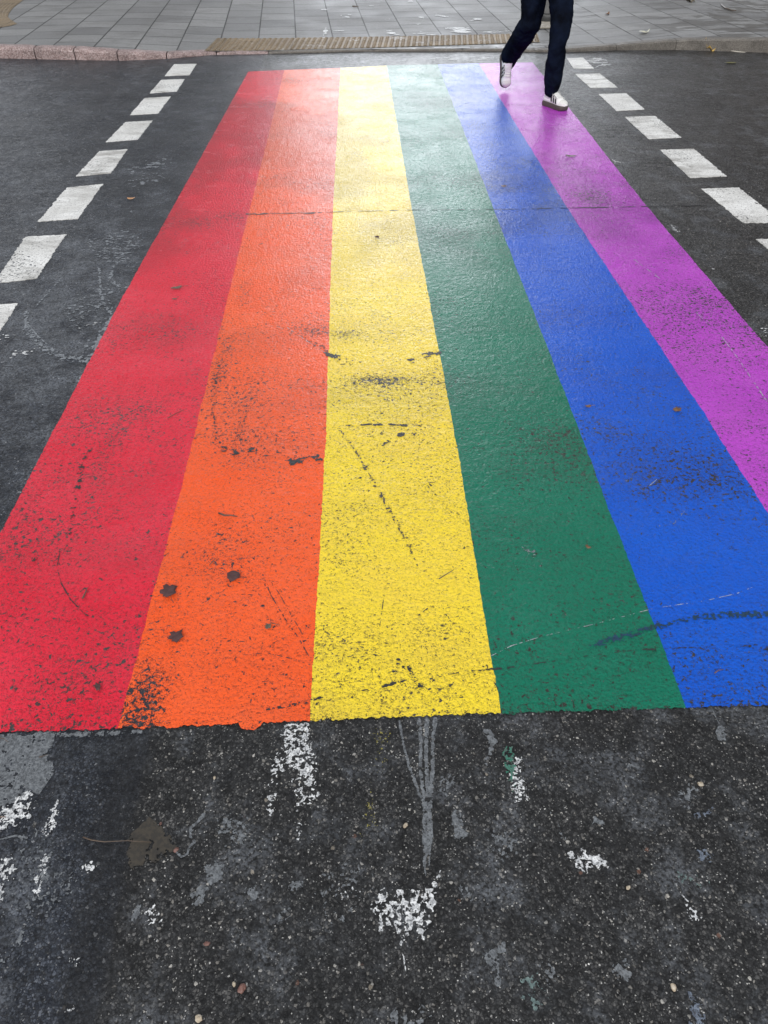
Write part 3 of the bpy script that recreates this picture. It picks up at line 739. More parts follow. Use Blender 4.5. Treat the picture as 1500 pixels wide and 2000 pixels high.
sp('grey teardrop alone on dark asphalt at the right, under the blue stripe', GS, [[(1404, 1412), (1412, 1418), (1420, 1440), (1414, 1449), (1402, 1445), (1398, 1430)]], lines=[([(1390, 1384), (1403, 1412)], [.0008, .0012])], cover=.92, ns=60, edge=.004)
sp('round grey blot at the lower right', GS, [[(1200, 1880), (1222, 1874), (1233, 1895), (1226, 1918), (1208, 1912), (1196, 1896)]], cover=.80, ns=70, edge=.008)
sp('grey smear with a downward tail near the bottom, right of the leaf-shaped splash', GS, [[(950, 1858), (985, 1842), (988, 1870), (970, 1885), (978, 1925), (966, 1925), (958, 1890), (946, 1880)]], cover=.78, ns=70, edge=.008)
sp('faint grey speckled cloud at the bottom right of centre', GS, [[(1045, 1880), (1080, 1868), (1095, 1905), (1070, 1930), (1050, 1915)]], cover=.42, ns=80, edge=.015)
sp('round grey blot with speckled skirt, left of the long joint', GS, [[(400, 1692), (418, 1682), (436, 1690), (432, 1718), (412, 1728), (402, 1715)]], cover=.92, ns=60, edge=.006)
sp('grey speckled smear under the round grey blot', GS, [[(372, 1752), (385, 1725), (410, 1730), (402, 1765), (382, 1775), (370, 1768)]], cover=.72, ns=75, edge=.008)
sp('wide speckled grey spatter right of the brown film', GS, [[(418, 1610), (450, 1585), (490, 1600), (500, 1650), (470, 1665), (430, 1645)]], cover=.46, ns=85, edge=.02)
sp('grey blurred blot in the lower middle, left of the leaf-shaped splash', GS, [[(478, 1735), (500, 1720), (510, 1745), (492, 1760), (480, 1755)]], cover=.72, ns=70, edge=.008)
sp('grey mottled smear between two grey blots in the lower middle', GS, [[(545, 1728), (590, 1712), (592, 1740), (560, 1748)]], cover=.55, ns=80, edge=.010)
sp('grey ring-like stain under the mottled smear', GS, lines=[([(545, 1800), (548, 1785), (565, 1775)], [.003, .004, .003]), ([(546, 1800), (560, 1795), (575, 1780)], [.003, .002, .001])], cover=.75, ns=90, edge=.003)
sp('small grey blot right of the ring-like stain', GS, [[(662, 1790), (674, 1788), (676, 1802), (664, 1806)]], cover=.85, ns=70, edge=.005)
sp('white flaked arc left of the leaf-shaped splash', WS, [[(655, 1745), (690, 1728), (705, 1738), (685, 1765), (668, 1765)]], cover=.33, ns=85, edge=.010)
sp('white and grey dapples right of the leaf-shaped splash', GS, [[(894, 1728), (912, 1732), (930, 1760), (918, 1765), (900, 1748)]], cover=.6, ns=90, edge=.006)
sp('upright grey blot with a tail at the lower left', GS, [[(264, 1768), (274, 1764), (274, 1785), (262, 1800), (250, 1806), (258, 1788)]], cover=.88, ns=70, edge=.004)
sp('long grey slanting smear at the left, below the white blotch', GS, [[(60, 1775), (110, 1738), (135, 1705), (160, 1705), (140, 1750), (100, 1770), (65, 1805)]], cover=.45, ns=65, edge=.02)
sp('grey smear at the left edge near the bottom', GS, [[(-10, 1880), (25, 1830), (55, 1800), (45, 1840), (15, 1870), (0, 1900)]], cover=.5, ns=65, edge=.015)
sp('blue-grey smear rising from the bottom edge at the right', MAT['bgsplash'], [[(1340, 1942), (1352, 1930), (1362, 1955), (1378, 1965), (1372, 2010), (1345, 2010), (1350, 1975)]], cover=.74, ns=70, edge=.010)
sp('grey stain rising from the bottom edge in the middle', GS, [[(765, 1962), (790, 1950), (800, 1990), (830, 1960), (845, 2010), (770, 2010)]], cover=.55, ns=70, edge=.015)
sp('faint grey stain left of the white speckled splash', GS, [[(1322, 1550), (1345, 1530), (1362, 1545), (1345, 1578), (1325, 1570)]], cover=.60, ns=100, edge=.015)
sp('small blue-grey streak at the right, below the faint grey stain', MAT['bgsplash'], [[(1352, 1592), (1392, 1578), (1385, 1592), (1362, 1600)]], cover=.65, ns=90, edge=.006)
sp('blue-grey drops at the right, above the white speckled splash', MAT['bgsplash'], [[(1358, 1660), (1376, 1655), (1400, 1680), (1380, 1690), (1362, 1684)]], cover=.55, ns=90, edge=.008)
sp('faint speckled stain, between the chalky mark and the small bright splash', GS, [[(950, 1625), (1000, 1605), (1020, 1660), (980, 1690), (950, 1670)]], cover=.40, ns=80, edge=.02)
sp('wide worn grey film of paint at the lower left, between the white drops', GS, [[(20, 1620), (60, 1615), (120, 1640), (160, 1700), (150, 1770), (60, 1830), (10, 1800)]], cover=.20, ns=70, edge=.05)
sp('wide worn grey speckle around the leaf-shaped splash', GS, [[(590, 1690), (720, 1640), (740, 1720), (700, 1800), (640, 1830), (580, 1780)], [(660, 1820), (730, 1830), (720, 1850), (680, 1850)]], cover=.16, ns=80, edge=.05)
sp('wide worn grey speckle in the right half of the foreground', GS, [[(1040, 1560), (1120, 1590), (1130, 1660), (1060, 1650)], [(1240, 1590), (1300, 1600), (1290, 1650), (1250, 1640)], [(1180, 1760), (1260, 1750), (1250, 1820), (1190, 1810)]], cover=.15, ns=80, edge=.05)
sp('small grey triangle of paint in the right half', GS, [[(1160, 1594), (1190, 1608), (1185, 1614), (1156, 1612)]], cover=.78, ns=70, edge=.005)
sp('two short grey dashes of paint in the right half', GS, [[(1222, 1492), (1250, 1498), (1246, 1502), (1224, 1500)], [(1222, 1518), (1245, 1514), (1235, 1522)]], cover=.85, ns=70, edge=.004)
sp('faint yellow spray on the asphalt under the yellow stripe', MAT['ysplash'], [[(715, 1415), (775, 1412), (765, 1500), (735, 1520), (750, 1620), (700, 1640), (700, 1580), (730, 1500)]], cover=.14, ns=170, edge=.02)
sp('thin curly grey thread of paint beside the brown film', GS, lines=[([(398, 1592), (386, 1606), (372, 1618), (372, 1634), (380, 1645), (370, 1654), (366, 1668), (355, 1674), (346, 1666)], [.004, .0026, .0024, .0022, .003, .0022, .002, .002, .0015])], cover=.95, ns=60, edge=.002, fade=.5)
sp('thin grey curl of paint at the left edge', GS, lines=[([(0, 1640), (30, 1633), (52, 1637)], [.0012, .0016, .002]), ([(66, 1614), (73, 1625), (70, 1635)], [.0014, .0014, .001])], cover=.95, ns=60, edge=.002, fade=.5)
sp('grey arc brushed on the asphalt left of the red stripe', MAT['dust'], lines=[([(48, 608), (50, 635), (62, 660), (90, 682), (125, 697), (165, 703), (205, 700)], [.012, .018, .020, .020, .022, .026, .02]), ([(52, 630), (72, 655), (98, 678)], [.004, .005, .004])], cover=.66, ns=50, edge=.02, cell=.003)
sp('thin grey arc crossing to the red stripe edge', MAT['dust'], lines=[([(194, 525), (195, 565), (204, 595), (222, 622)], [.008, .009, .008, .008]), ([(222, 520), (215, 545), (230, 560), (262, 562)], [.008, .012, .010, .008]), ([(120, 545), (95, 570), (70, 600)], [.005, .007, .005])], cover=.60, ns=50, edge=.012, cell=.003)
sp('grey overspray running down along the outer edge of the red stripe', MAT['dust'], lines=[([(262, 545), (232, 618), (205, 660), (170, 735), (140, 800)], [.02, .05, .075, .03, .012]), ([(140, 800), (108, 855), (85, 905)], [.012, .010, .006])], cover=.55, ns=34, an=(1, .7), edge=.03, cell=.0045)
sp('broad thin grey smears on the asphalt between the left dashes and the red stripe', MAT['dust'], [[(110, 600), (180, 560), (250, 545), (235, 590), (160, 640), (120, 650)], [(150, 690), (205, 672), (185, 712), (150, 718)], [(150, 470), (250, 440), (290, 455), (262, 520), (190, 520)]], cover=.24, ns=48, an=(.7, 1.2), edge=.06, cell=.004)
sp('faint grey smears on the asphalt beside the upper part of the red stripe', MAT['dust'], [[(225, 330), (330, 300), (352, 320), (320, 360), (250, 375)], [(235, 410), (310, 395), (300, 430), (250, 440)]], cover=.17, ns=34, an=(.7, 1.2), edge=.10, cell=.006)
sp('broken white scrape left of the red stripe', WS, lines=[([(155, 640), (185, 632), (222, 630)], [.012, .014, .010])], cover=.30, ns=40, an=(.6, 1.6), edge=.02, cell=.004)
sp('speckled white scrape near the left edge, below the last white dash', WS, [[(0, 655), (22, 650), (28, 662), (0, 672)], [(10, 686), (80, 676), (75, 690), (30, 702), (8, 700)]], cover=.28, ns=38, an=(.7, 1.5), edge=.03, cell=.004)
sp('white flakes between the far kerb and the green stripe', WS, [[(740, 122), (800, 112), (860, 108), (960, 108), (985, 121), (860, 123), (800, 126)]], cover=.17, ns=11, an=(.8, 1.6), edge=.12, cell=.012)
sp('white flakes beside the gutter left of the person', WS, [[(630, 118), (660, 117), (655, 122), (630, 122)], [(695, 103), (712, 103), (708, 108), (696, 108)]], cover=.42, ns=14, an=(.8, 1.5), edge=.06, cell=.012)
sp('ragged pale remains of a marking beside the white dash at the right kerb', WS, [[(1139, 113.5), (1182, 113), (1188, 121), (1192, 127), (1163, 133)]], cover=.50, ns=16, an=(.9, 1.4), edge=.05, cell=.008)
sp('white crumbs of paint along the outer edge of the purple stripe', WS, [[(1195, 312), (1218, 318), (1206, 322)], [(1300, 436), (1320, 440), (1332, 455), (1318, 456)], [(1376, 516), (1400, 524), (1395, 530)], [(1478, 640), (1500, 640), (1508, 662), (1495, 656)]], cover=.40, ns=40, an=(.7, 1.4), edge=.02, cell=.004)
MU = MAT['mud']
splat('dirt_film', 'brown four-cornered film of wet dirt beside the coarse joint', 'dirt', MU, [[(292, 1600), (318, 1620), (346, 1655), (300, 1684), (262, 1696), (246, 1672), (252, 1638)]], cover=.93, ns=40, edge=.012)
# joints, cracks and scuffs
BK = MAT['black']
def crack(label, lines, cover=.8, z=.0026, **k): return splat('road_crack', label, 'crack', BK, (), lines, cover=cover, z=z, group='cracks in the road surface', **k)
crack('black gap in the road joint at the red and orange border', [([(482, 419), (505, 419), (522, 418)], [.010, .013, .006])], cover=.9, ns=30, edge=.01, cell=.003)
crack('black gap in the road joint at the right of the orange stripe', [([(596, 418), (612, 417), (628, 416)], [.006, .011, .006])], cover=.9, ns=30, edge=.01, cell=.003)
crack('thin dark joint running across blue and purple to the right white dash', [([(965, 410), (1120, 407), (1262, 404)], [.0055, .006, .008]), ([(1262, 404), (1330, 402), (1378, 401)], [.010, .010, .007])], cover=.82, ns=26, an=(.5, 1), edge=.006, cell=.003)
crack('dark open joint at the right edge beyond the white dash', [([(1478, 398), (1500, 402), (1560, 402)], [.018, .02, .02])], cover=.9, ns=20, edge=.01, cell=.004)
crack('faint dark hairline of the joint across orange, yellow and green', [([(525, 418), (600, 417), (650, 415), (805, 411), (965, 410)], [.0060, .0055, .005, .0045, .005])], cover=.78, ns=26, an=(.5, 1), edge=.006, cell=.003)
crack('jagged black crack across the near part of the yellow stripe', [([(706, 1350), (740, 1343), (775, 1335), (810, 1324)], [.0012, .0035, .006, .0025]), ([(850, 1325), (880, 1318), (910, 1313), (978, 1307)], [.0015, .003, .0025, .0035])], cover=.72, ns=55, an=(.6, 1), edge=.005)
crack('dark crack line across the near parts of green and blue', [([(978, 1307), (1050, 1297), (1150, 1282), (1235, 1272)], [.003, .0018, .002, .0015]), ([(1235, 1271), (1305, 1268), (1400, 1264), (1470, 1263)], [.003, .0025, .0022, .003]), ([(1470, 1263), (1500, 1268)], [.012, .010])], cover=.5, ns=55, an=(.5, 1), edge=.004)
crack('thin winding crack down the red stripe', [([(118, 1075), (112, 1110), (120, 1140), (138, 1172), (165, 1200), (190, 1212)], [.001, .0013, .0013, .0015, .0013, .001])], cover=.8, ns=40, edge=.001, fade=.5, cell=.0015)
crack('dark curved row of chips down the left of the orange stripe', [([(428, 712), (418, 770), (418, 820), (424, 858), (440, 880)], [.010, .012, .010, .012, .016])], cover=.36, ns=44, edge=.012)
crack('black smudged chips where orange and yellow meet', [([(600, 668), (640, 686)], [.018, .022]), ([(640, 690), (685, 716)], [.028, .022])], cover=.42, ns=40, edge=.02, cell=.003)
crack('scattered black chips across the upper yellow stripe', [([(690, 708), (760, 712), (850, 690)], [.02, .035, .035])], cover=.20, ns=30, edge=.02, cell=.003)
crack('row of black chips across the middle of the yellow stripe', [([(640, 838), (720, 830), (760, 830), (820, 832)], [.008, .008, .010, .008])], cover=.48, ns=40, an=(.6, 1), edge=.008)
crack('loose black chips in the middle of orange and yellow', [([(450, 885), (500, 880), (560, 905), (640, 890)], [.02, .03, .04, .02]), ([(660, 935), (700, 940), (760, 850), (850, 850)], [.015, .015, .03, .02])], cover=.22, ns=32, edge=.02)
crack('dark line of chips along the left of the red stripe', [([(205, 830), (165, 900), (150, 960), (135, 1050)], [.006, .016, .016, .012])], cover=.25, ns=50, edge=.015)
splat('scuff_mark', 'dark broad tyre scuff across the near parts of green and blue', 'scuff mark', MAT['scuff'], lines=[([(1150, 1262), (1200, 1250), (1280, 1226), (1330, 1212), (1420, 1202), (1510, 1200)], [.006, .012, .010, .010, .013, .013])], cover=.55, ns=90, an=(.7, 1), edge=.006, z=.0026, fade=1.0)
splat('scuff_mark', 'grey slanting skid line down the yellow stripe', 'scuff mark', MAT['mud'], lines=[([(660, 835), (700, 890), (745, 970), (790, 1050), (820, 1110)], [.006, .008, .011, .010, .004])], cover=.42, ns=80, edge=.010, z=.0026)
crack('paired thin cracks curving down the near part of the orange stripe to the yellow', [([(515, 1128), (530, 1165), (560, 1215), (585, 1250), (607, 1290)], [.0008, .0014, .0016, .0014, .0010]), ([(524, 1130), (545, 1160), (575, 1213), (607, 1268)], [.0006, .0010, .0012, .0008])], cover=.62, ns=60, edge=.001, fade=.5, cell=.0014)
crack('faint ragged crack across the bottom of the orange stripe', [([(450, 1284), (520, 1276), (570, 1288), (606, 1300)], [.0010, .0012, .0014, .001]), ([(520, 1388), (560, 1380), (604, 1372)], [.003, .005, .004])], cover=.42, ns=60, edge=.002, fade=.5, cell=.0015)
crack('two parallel dark skid lines in the middle of the orange stripe', [([(486, 795), (472, 840), (458, 890), (446, 960)], [.003, .005, .004, .002]), ([(478, 800), (462, 850), (450, 890)], [.002, .003, .002])], cover=.30, ns=60, edge=.004)
crack('thin dark cracks wandering across the lower middle of the yellow stripe', [([(610, 1262), (680, 1258), (735, 1254)], [.0008, .001, .0008]), ([(742, 1225), (746, 1195), (752, 1150)], [.001, .0014, .001]), ([(815, 1205), (835, 1190)], [.002, .002]), ([(860, 1180), (880, 1215)], [.0012, .001])], cover=.6, ns=60, edge=.001, fade=.5, cell=.0014)
crack('loose black chips over the lower yellow stripe', [([(780, 1290), (800, 1320), (830, 1350)], [.012, .02, .01]), ([(640, 1360), (615, 1368)], [.008, .006])], cover=.26, ns=34, edge=.01)
splat('dust_smear', 'pale dusty smears on the green stripe near the blue border', 'dust smear', MAT['dust'], [[(1005, 1066), (1030, 1060), (1060, 1080), (1050, 1092), (1015, 1084)], [(1035, 1100), (1060, 1098), (1070, 1112), (1045, 1115)]], cover=.20, ns=90, edge=.02, z=.0026)
splat('dust_smear', 'pale curved scuff on the blue stripe left of the purple', 'dust smear', MAT['dust'], lines=[([(1285, 1030), (1318, 1022), (1335, 1002), (1342, 985)], [.005, .008, .006, .002])], cover=.20, ns=80, edge=.006, z=.0026)
def scr(label, lines, **k): return splat('scratch', label, 'scratch', MAT['scratch'], (), lines, z=.0026, edge=.001, fade=.4, group='pale scratches in the paint', **k)
scr('long pale scratch curving across green and blue near the front', [([(958, 1283), (1000, 1262), (1060, 1244), (1170, 1218), (1275, 1190)], [.0010, .0012, .0009, .0009, .0011]), ([(1275, 1190), (1380, 1174), (1440, 1160), (1475, 1146)], [.0008, .0010, .0011, .0006])], cover=.55, ns=50, cell=.0014)
scr('pale broken scratch down the purple stripe', [([(1238, 508), (1288, 545)], [.0022, .002]), ([(1360, 612), (1380, 632)], [.002, .002]), ([(1410, 660), (1440, 700), (1470, 745), (1497, 785)], [.002, .0016, .0018, .0022])], cover=.65, ns=40, cell=.002)
scr('pale scratch slanting down the upper orange stripe', [([(560, 640), (600, 668), (635, 690)], [.0018, .002, .0014]), ([(545, 640), (580, 660)], [.001, .0012])], cover=.5, ns=40, cell=.0018)
scr('short pale nick on the blue stripe', [([(1268, 950), (1283, 937)], [.0008, .0012])], cover=.95, ns=40, cell=.001)
# white paint spilt on the pavement
def pv(label, polys, **k): return splat('paint_splash', label, 'paint splash', WS, polys, base=.09, zf=pave_z, z=.004, group='white paint spilt on the pavement', cell=.012, **k)
pv('wide white spill on the pavement slab behind the blue stripe', [[(860, 47), (895, 46), (918, 52), (925, 58), (870, 56)], [(808, 54), (845, 54), (866, 62), (806, 62)]], cover=.62, ns=9, an=(.5, 1.3), edge=.12)
pv('pale spill on the slabs left of the walking person', [[(935, 54), (990, 50), (1000, 58), (945, 60)], [(912, 47), (926, 45), (930, 52)], [(915, 30), (940, 32), (945, 36), (920, 36)]], cover=.55, ns=9, an=(.5, 1.3), edge=.12)
pv('white flecks in the middle of the pavement', [[(815, 30), (842, 30), (845, 37), (818, 42)], [(840, 23), (870, 23), (872, 29), (845, 29)], [(788, 1), (812, 2), (812, 7), (790, 5)], [(752, 53), (778, 53), (775, 60), (755, 60)]], cover=.5, ns=9, an=(.6, 1.3), edge=.10)
pv('row of small white drops on the slabs behind the orange stripe', [[(628, 18), (640, 17), (640, 22), (630, 22)], [(665, 27), (686, 26), (684, 31), (668, 31)], [(718, 12), (732, 12), (731, 14.5), (718, 15)], [(754, 30), (769, 30), (768, 33), (755, 33)], [(650, 50), (672, 52), (668, 60), (662, 59)], [(628, 0), (642, 0), (642, 3), (630, 3)]], cover=.58, ns=10, an=(.6, 1.3), edge=.08)
pv('short pale stripe on the slabs behind the orange stripe', [[(636, 48), (640, 48), (634, 65), (629, 65)]], cover=.85, ns=10, edge=.04)

# ------------------------------------------------------------------ metal post on the far pavement
px0 = G(1067.5, 36, .10); pz = float(pave_z(px0[0], px0[1]))
def lathe(bm, prof, seg=32, loc=(0, 0, 0)):
    rings = [[bm.verts.new((loc[0]+r*math.cos(2*PI*a/seg), loc[1]+r*math.sin(2*PI*a/seg), loc[2]+z)) for a in range(seg)] for r, z in prof]
    for a, b in zip(rings, rings[1:]):
        for k in range(seg): bm.faces.new((a[k], a[(k+1) % seg], b[(k+1) % seg], b[k]))
    bm.faces.new(rings[0][::-1]); bm.faces.new(rings[-1])
post = empty('metal_post', (px0[0], px0[1], pz))
tag(post, 'round grey metal post standing on a pale footing, seen between the walking legs', 'post')
bm = bmesh.new(); lathe(bm, [(.066, .045), (.066, 3.1), (.06, 3.13), (.02, 3.15)]); obj('pole', bm, MAT['steel'], post, True)
bm = bmesh.new(); lathe(bm, [(.078, .012), (.080, .018), (.080, .05), (.076, .056), (.0665, .060)]); obj('collar', bm, MAT['darksteel'], post)
bm = bmesh.new(); lathe(bm, [(.0685, .085), (.0695, .088), (.0695, .094), (.0685, .097)]); obj('ring', bm, MAT['darksteel'], post)
bm = bmesh.new(); bmesh.ops.create_cube(bm, size=1, matrix=Matrix.Translation((-.03, -.16, .004)) @ Matrix.Rotation(R(4), 4, 'Z') @ Matrix.Diagonal((.36, .62, .014, 1)))
bmesh.ops.bevel(bm, geom=bm.edges[:], offset=.004, segments=1)
obj('footing', bm, MAT['concrete'], post)

# ------------------------------------------------------------------ the walking person
BASE = Vector((1.56, 7.38, 0))
def frame(tan):
    tan = tan.normalized(); a = Vector((0, 1, 0)) if abs(tan.y) < .9 else Vector((1, 0, 0))
    x = a.cross(tan).normalized(); return x, tan.cross(x).normalized()
def tube(bm, pts, rad, seg=20, flat=1.0, cap=True):
    "closed tapering tube through points; rad is a number or (wide, deep) per point"
    pts = [Vector(p)-BASE for p in pts]; rings = []
    for i, p in enumerate(pts):
        tan = (pts[min(i+1, len(pts)-1)]-pts[max(i-1, 0)])
        x, y = frame(tan)
        rx, ry = rad[i] if isinstance(rad[i], tuple) else (rad[i], rad[i]*flat)
        rings.append([bm.verts.new(p+x*rx*math.cos(2*PI*k/seg)+y*ry*math.sin(2*PI*k/seg)) for k in range(seg)])
    for a, b in zip(rings, rings[1:]):
        for k in range(seg): bm.faces.new((a[k], a[(k+1) % seg], b[(k+1) % seg], b[k]))
    if cap: bm.faces.new(rings[0][::-1]); bm.faces.new(rings[-1])
    return rings
def ball(bm, c, r, rot=None):
    M = Matrix.Translation(Vector(c)-BASE) @ (rot.to_4x4() if rot else Matrix.Identity(4)) @ Matrix.Diagonal((*r, 1))
    bmesh.ops.create_uvsphere(bm, u_segments=20, v_segments=14, radius=1, matrix=M)
def remesh(o, vox, smooth=6):
    m = o.modifiers.new('remesh', 'REMESH'); m.mode = 'VOXEL'; m.voxel_size = vox; m.use_smooth_shade = True
    s = o.modifiers.new('smooth', 'SMOOTH'); s.factor = .5; s.iterations = smooth
    return o
HEAD = Vector((.33, -.944, 0)); SIDE = Vector((.944, .33, 0)); UP = Vector((0, 0, 1))     # walking direction and the person's left
hipL, hipR = Vector((1.655, 7.40, .90)), Vector((1.475, 7.34, .90))
kneeL, ankL = Vector((1.672, 7.06, .52)), Vector((1.681, 7.115, .12))
kneeR, ankR = Vector((1.462, 7.29, .545)), Vector((1.383, 7.85, .20))
pel = (hipL+hipR)/2+Vector((0, .01, .05)); chest = pel+Vector((.01, -.03, .38)); neck = chest+Vector((.005, -.02, .20)); head = neck+Vector((.02, -.05, .19))
bm = bmesh.new()
tube(bm, [pel-UP*.08, pel+UP*.06, pel+UP*.20, chest, chest+UP*.13, neck-UP*.01], [(.15, .11), (.145, .105), (.115, .09), (.15, .105), (.13, .085), (.055, .055)])
tube(bm, [neck-UP*.05, neck+UP*.04, neck+UP*.12], [.058, .052, .056])
ball(bm, head, (.073, .092, .112), Matrix.Rotation(math.atan2(-HEAD.x, -HEAD.y)*-1, 3, 'Z'))
ball(bm, head+HEAD*.03-UP*.075, (.052, .055, .048))                                      # jaw
tube(bm, [head+HEAD*.085+UP*.012, head+HEAD*.102-UP*.018, head+HEAD*.094-UP*.032], [.010, .014, .011])      # nose
ball(bm, head+HEAD*.083-UP*.062, (.022, .012, .008))                                     # lips
for s in (-1, 1):
    ball(bm, head+SIDE*s*.072-UP*.01, (.010, .020, .030))
    ball(bm, head+HEAD*.078+SIDE*s*.030+UP*.018, (.017, .008, .009))
    hp, kn, an = ((hipL, kneeL, ankL) if s > 0 else (hipR, kneeR, ankR))
    tube(bm, [hp+UP*.02, hp*.6+kn*.4, kn, kn*.7+an*.3, an], [.075, .058, .040, .038, .030])
    sh = chest+SIDE*s*.165+UP*.10; sw = HEAD*(-.12*s)                                      # arms swing against the legs
    el = sh+SIDE*s*.05-UP*.27+sw*.9; wr = el+SIDE*s*.01-UP*.22+sw*1.4+HEAD*.06
    tube(bm, [chest+UP*.11+SIDE*s*.06, sh, sh*.5+el*.5, el, el*.5+wr*.5, wr], [.05, .052, .044, .037, .034, .025])
    ax = (wr-el).normalized(); fw = (HEAD-ax*HEAD.dot(ax)).normalized(); inw = ax.cross(fw).normalized()*(1 if ax.cross(fw).dot(SIDE*s) < 0 else -1)
    tube(bm, [wr, wr+ax*.04, wr+ax*.085], [(.024, .018), (.036, .016), (.038, .013)])
    for k, L in enumerate((.068, .078, .072, .056)):                                      # four fingers and a thumb, loosely curled
        b0 = wr+ax*.085+fw*(.027-.018*k); b1 = b0+(ax*.9+inw*.3).normalized()*L*.45; b2 = b1+(ax*.65+inw*.75).normalized()*L*.33; b3 = b2+(ax*.3+inw*.95).normalized()*L*.26
        tube(bm, [b0-ax*.02, b0, b1, b2, b3], [.009, .009, .0085, .008, .006], 10)
    t0 = wr+ax*.03+fw*.022; t1 = t0+(ax*.6+fw*.6+inw*.3).normalized()*.038; t2 = t1+(ax*.85+fw*.25+inw*.4).normalized()*.030
    tube(bm, [t0-fw*.01, t0, t1, t2], [.012, .012, .010, .007], 10)
person = obj('person', bm, MAT['skin']); person.location = BASE
remesh(person, .006, 4)
tag(person, 'person walking in dark jeans and white platform trainers with black stripes, rear heel lifted', 'person')
for s in (-1, 1):
    bm = bmesh.new(); ball(bm, head+HEAD*.079+SIDE*s*.030+UP*.018, (.0135, .0125, .0115)); obj('eye', bm, MAT['leather'], person, True)
bm = bmesh.new()
ball(bm, head+UP*.028-HEAD*.022, (.086, .094, .108)); ball(bm, head-HEAD*.055-UP*.07, (.075, .055, .12)); tube(bm, [head-HEAD*.07-UP*.1, head-HEAD*.09-UP*.22], [(.075, .03), (.06, .02)])
for s in (-1, 1): tube(bm, [head+UP*.07+SIDE*s*.05, head+SIDE*s*.083-UP*.02, head+SIDE*s*.085-UP*.14], [.022, .018, .012])
remesh(obj('hair', bm, MAT['hair'], person), .008, 4)
bm = bmesh.new()
tube(bm, [pel-UP*.14, pel+UP*.04, pel+UP*.22, chest, chest+UP*.13, neck-UP*.02], [(.195, .15), (.18, .14), (.155, .12), (.18, .13), (.16, .105), (.075, .07)])
for s in (-1, 1):
    sh = chest+SIDE*s*.165+UP*.10; sw = HEAD*(-.12*s); el = sh+SIDE*s*.05-UP*.27+sw*.9; wr = el+SIDE*s*.01-UP*.22+sw*1.4+HEAD*.06
    tube(bm, [chest+UP*.11+SIDE*s*.05, sh, sh*.5+el*.5, el, el*.5+wr*.5, wr-(wr-el)*.06], [.065, .07, .062, .055, .050, .042])
remesh(obj('coat', bm, MAT['coat'], person), .010, 5)
# jeans: straight, a little loose, creased at knee and hem
bm = bmesh.new()
tube(bm, [pel+UP*.10, pel+UP*.0, pel-UP*.10], [(.155, .115), (.175, .13), (.175, .13)], 28)
fl = Vector((1.70, 7.22, .775))
LEGL = [hipL+UP*.03, Vector((1.690, 7.27, .80)), Vector((1.690, 7.16, .68)), Vector((1.674, 7.075, .56)), Vector((1.668, 7.055, .49)), Vector((1.668, 7.06, .40)), Vector((1.672, 7.075, .30)), Vector((1.676, 7.09, .20)), Vector((1.678, 7.11, .14)), Vector((1.681, 7.125, .092))]
tube(bm, LEGL, [(.115, .115), (.106, .10), (.094, .090), (.081, .082), (.074, .078), (.077, .080), (.079, .082), (.078, .078), (.066, .068), (.052, .058)], 28)
LEGR = [hipR+UP*.03, Vector((1.475, 7.33, .78)), Vector((1.470, 7.31, .68)), Vector((1.462, 7.295, .60)), Vector((1.445, 7.36, .53)), Vector((1.425, 7.48, .45)), Vector((1.407, 7.60, .37)), Vector((1.395, 7.70, .30)), Vector((1.384, 7.765, .245)), Vector((1.380, 7.80, .20))]
tube(bm, LEGR, [(.115, .115), (.107, .105), (.097, .097), (.090, .090), (.094, .088), (.090, .085), (.086, .083), (.084, .080), (.076, .074), (.062, .062)], 28)
jeans = remesh(obj('jeans', bm, MAT['denim'], person), .0075, 5)
tex = bpy.data.textures.new('folds', 'CLOUDS'); tex.noise_scale = .11; tex.noise_depth = 2
dm = jeans.modifiers.new('folds', 'DISPLACE'); dm.texture = tex; dm.strength = .030; dm.mid_level = .5; dm.texture_coords = 'LOCAL'

tex2 = bpy.data.textures.new('creases', 'CLOUDS'); tex2.noise_scale = .035; tex2.noise_depth = 1
dm2 = jeans.modifiers.new('creases', 'DISPLACE'); dm2.texture = tex2; dm2.strength = .009; dm2.mid_level = .5; dm2.texture_coords = 'LOCAL'

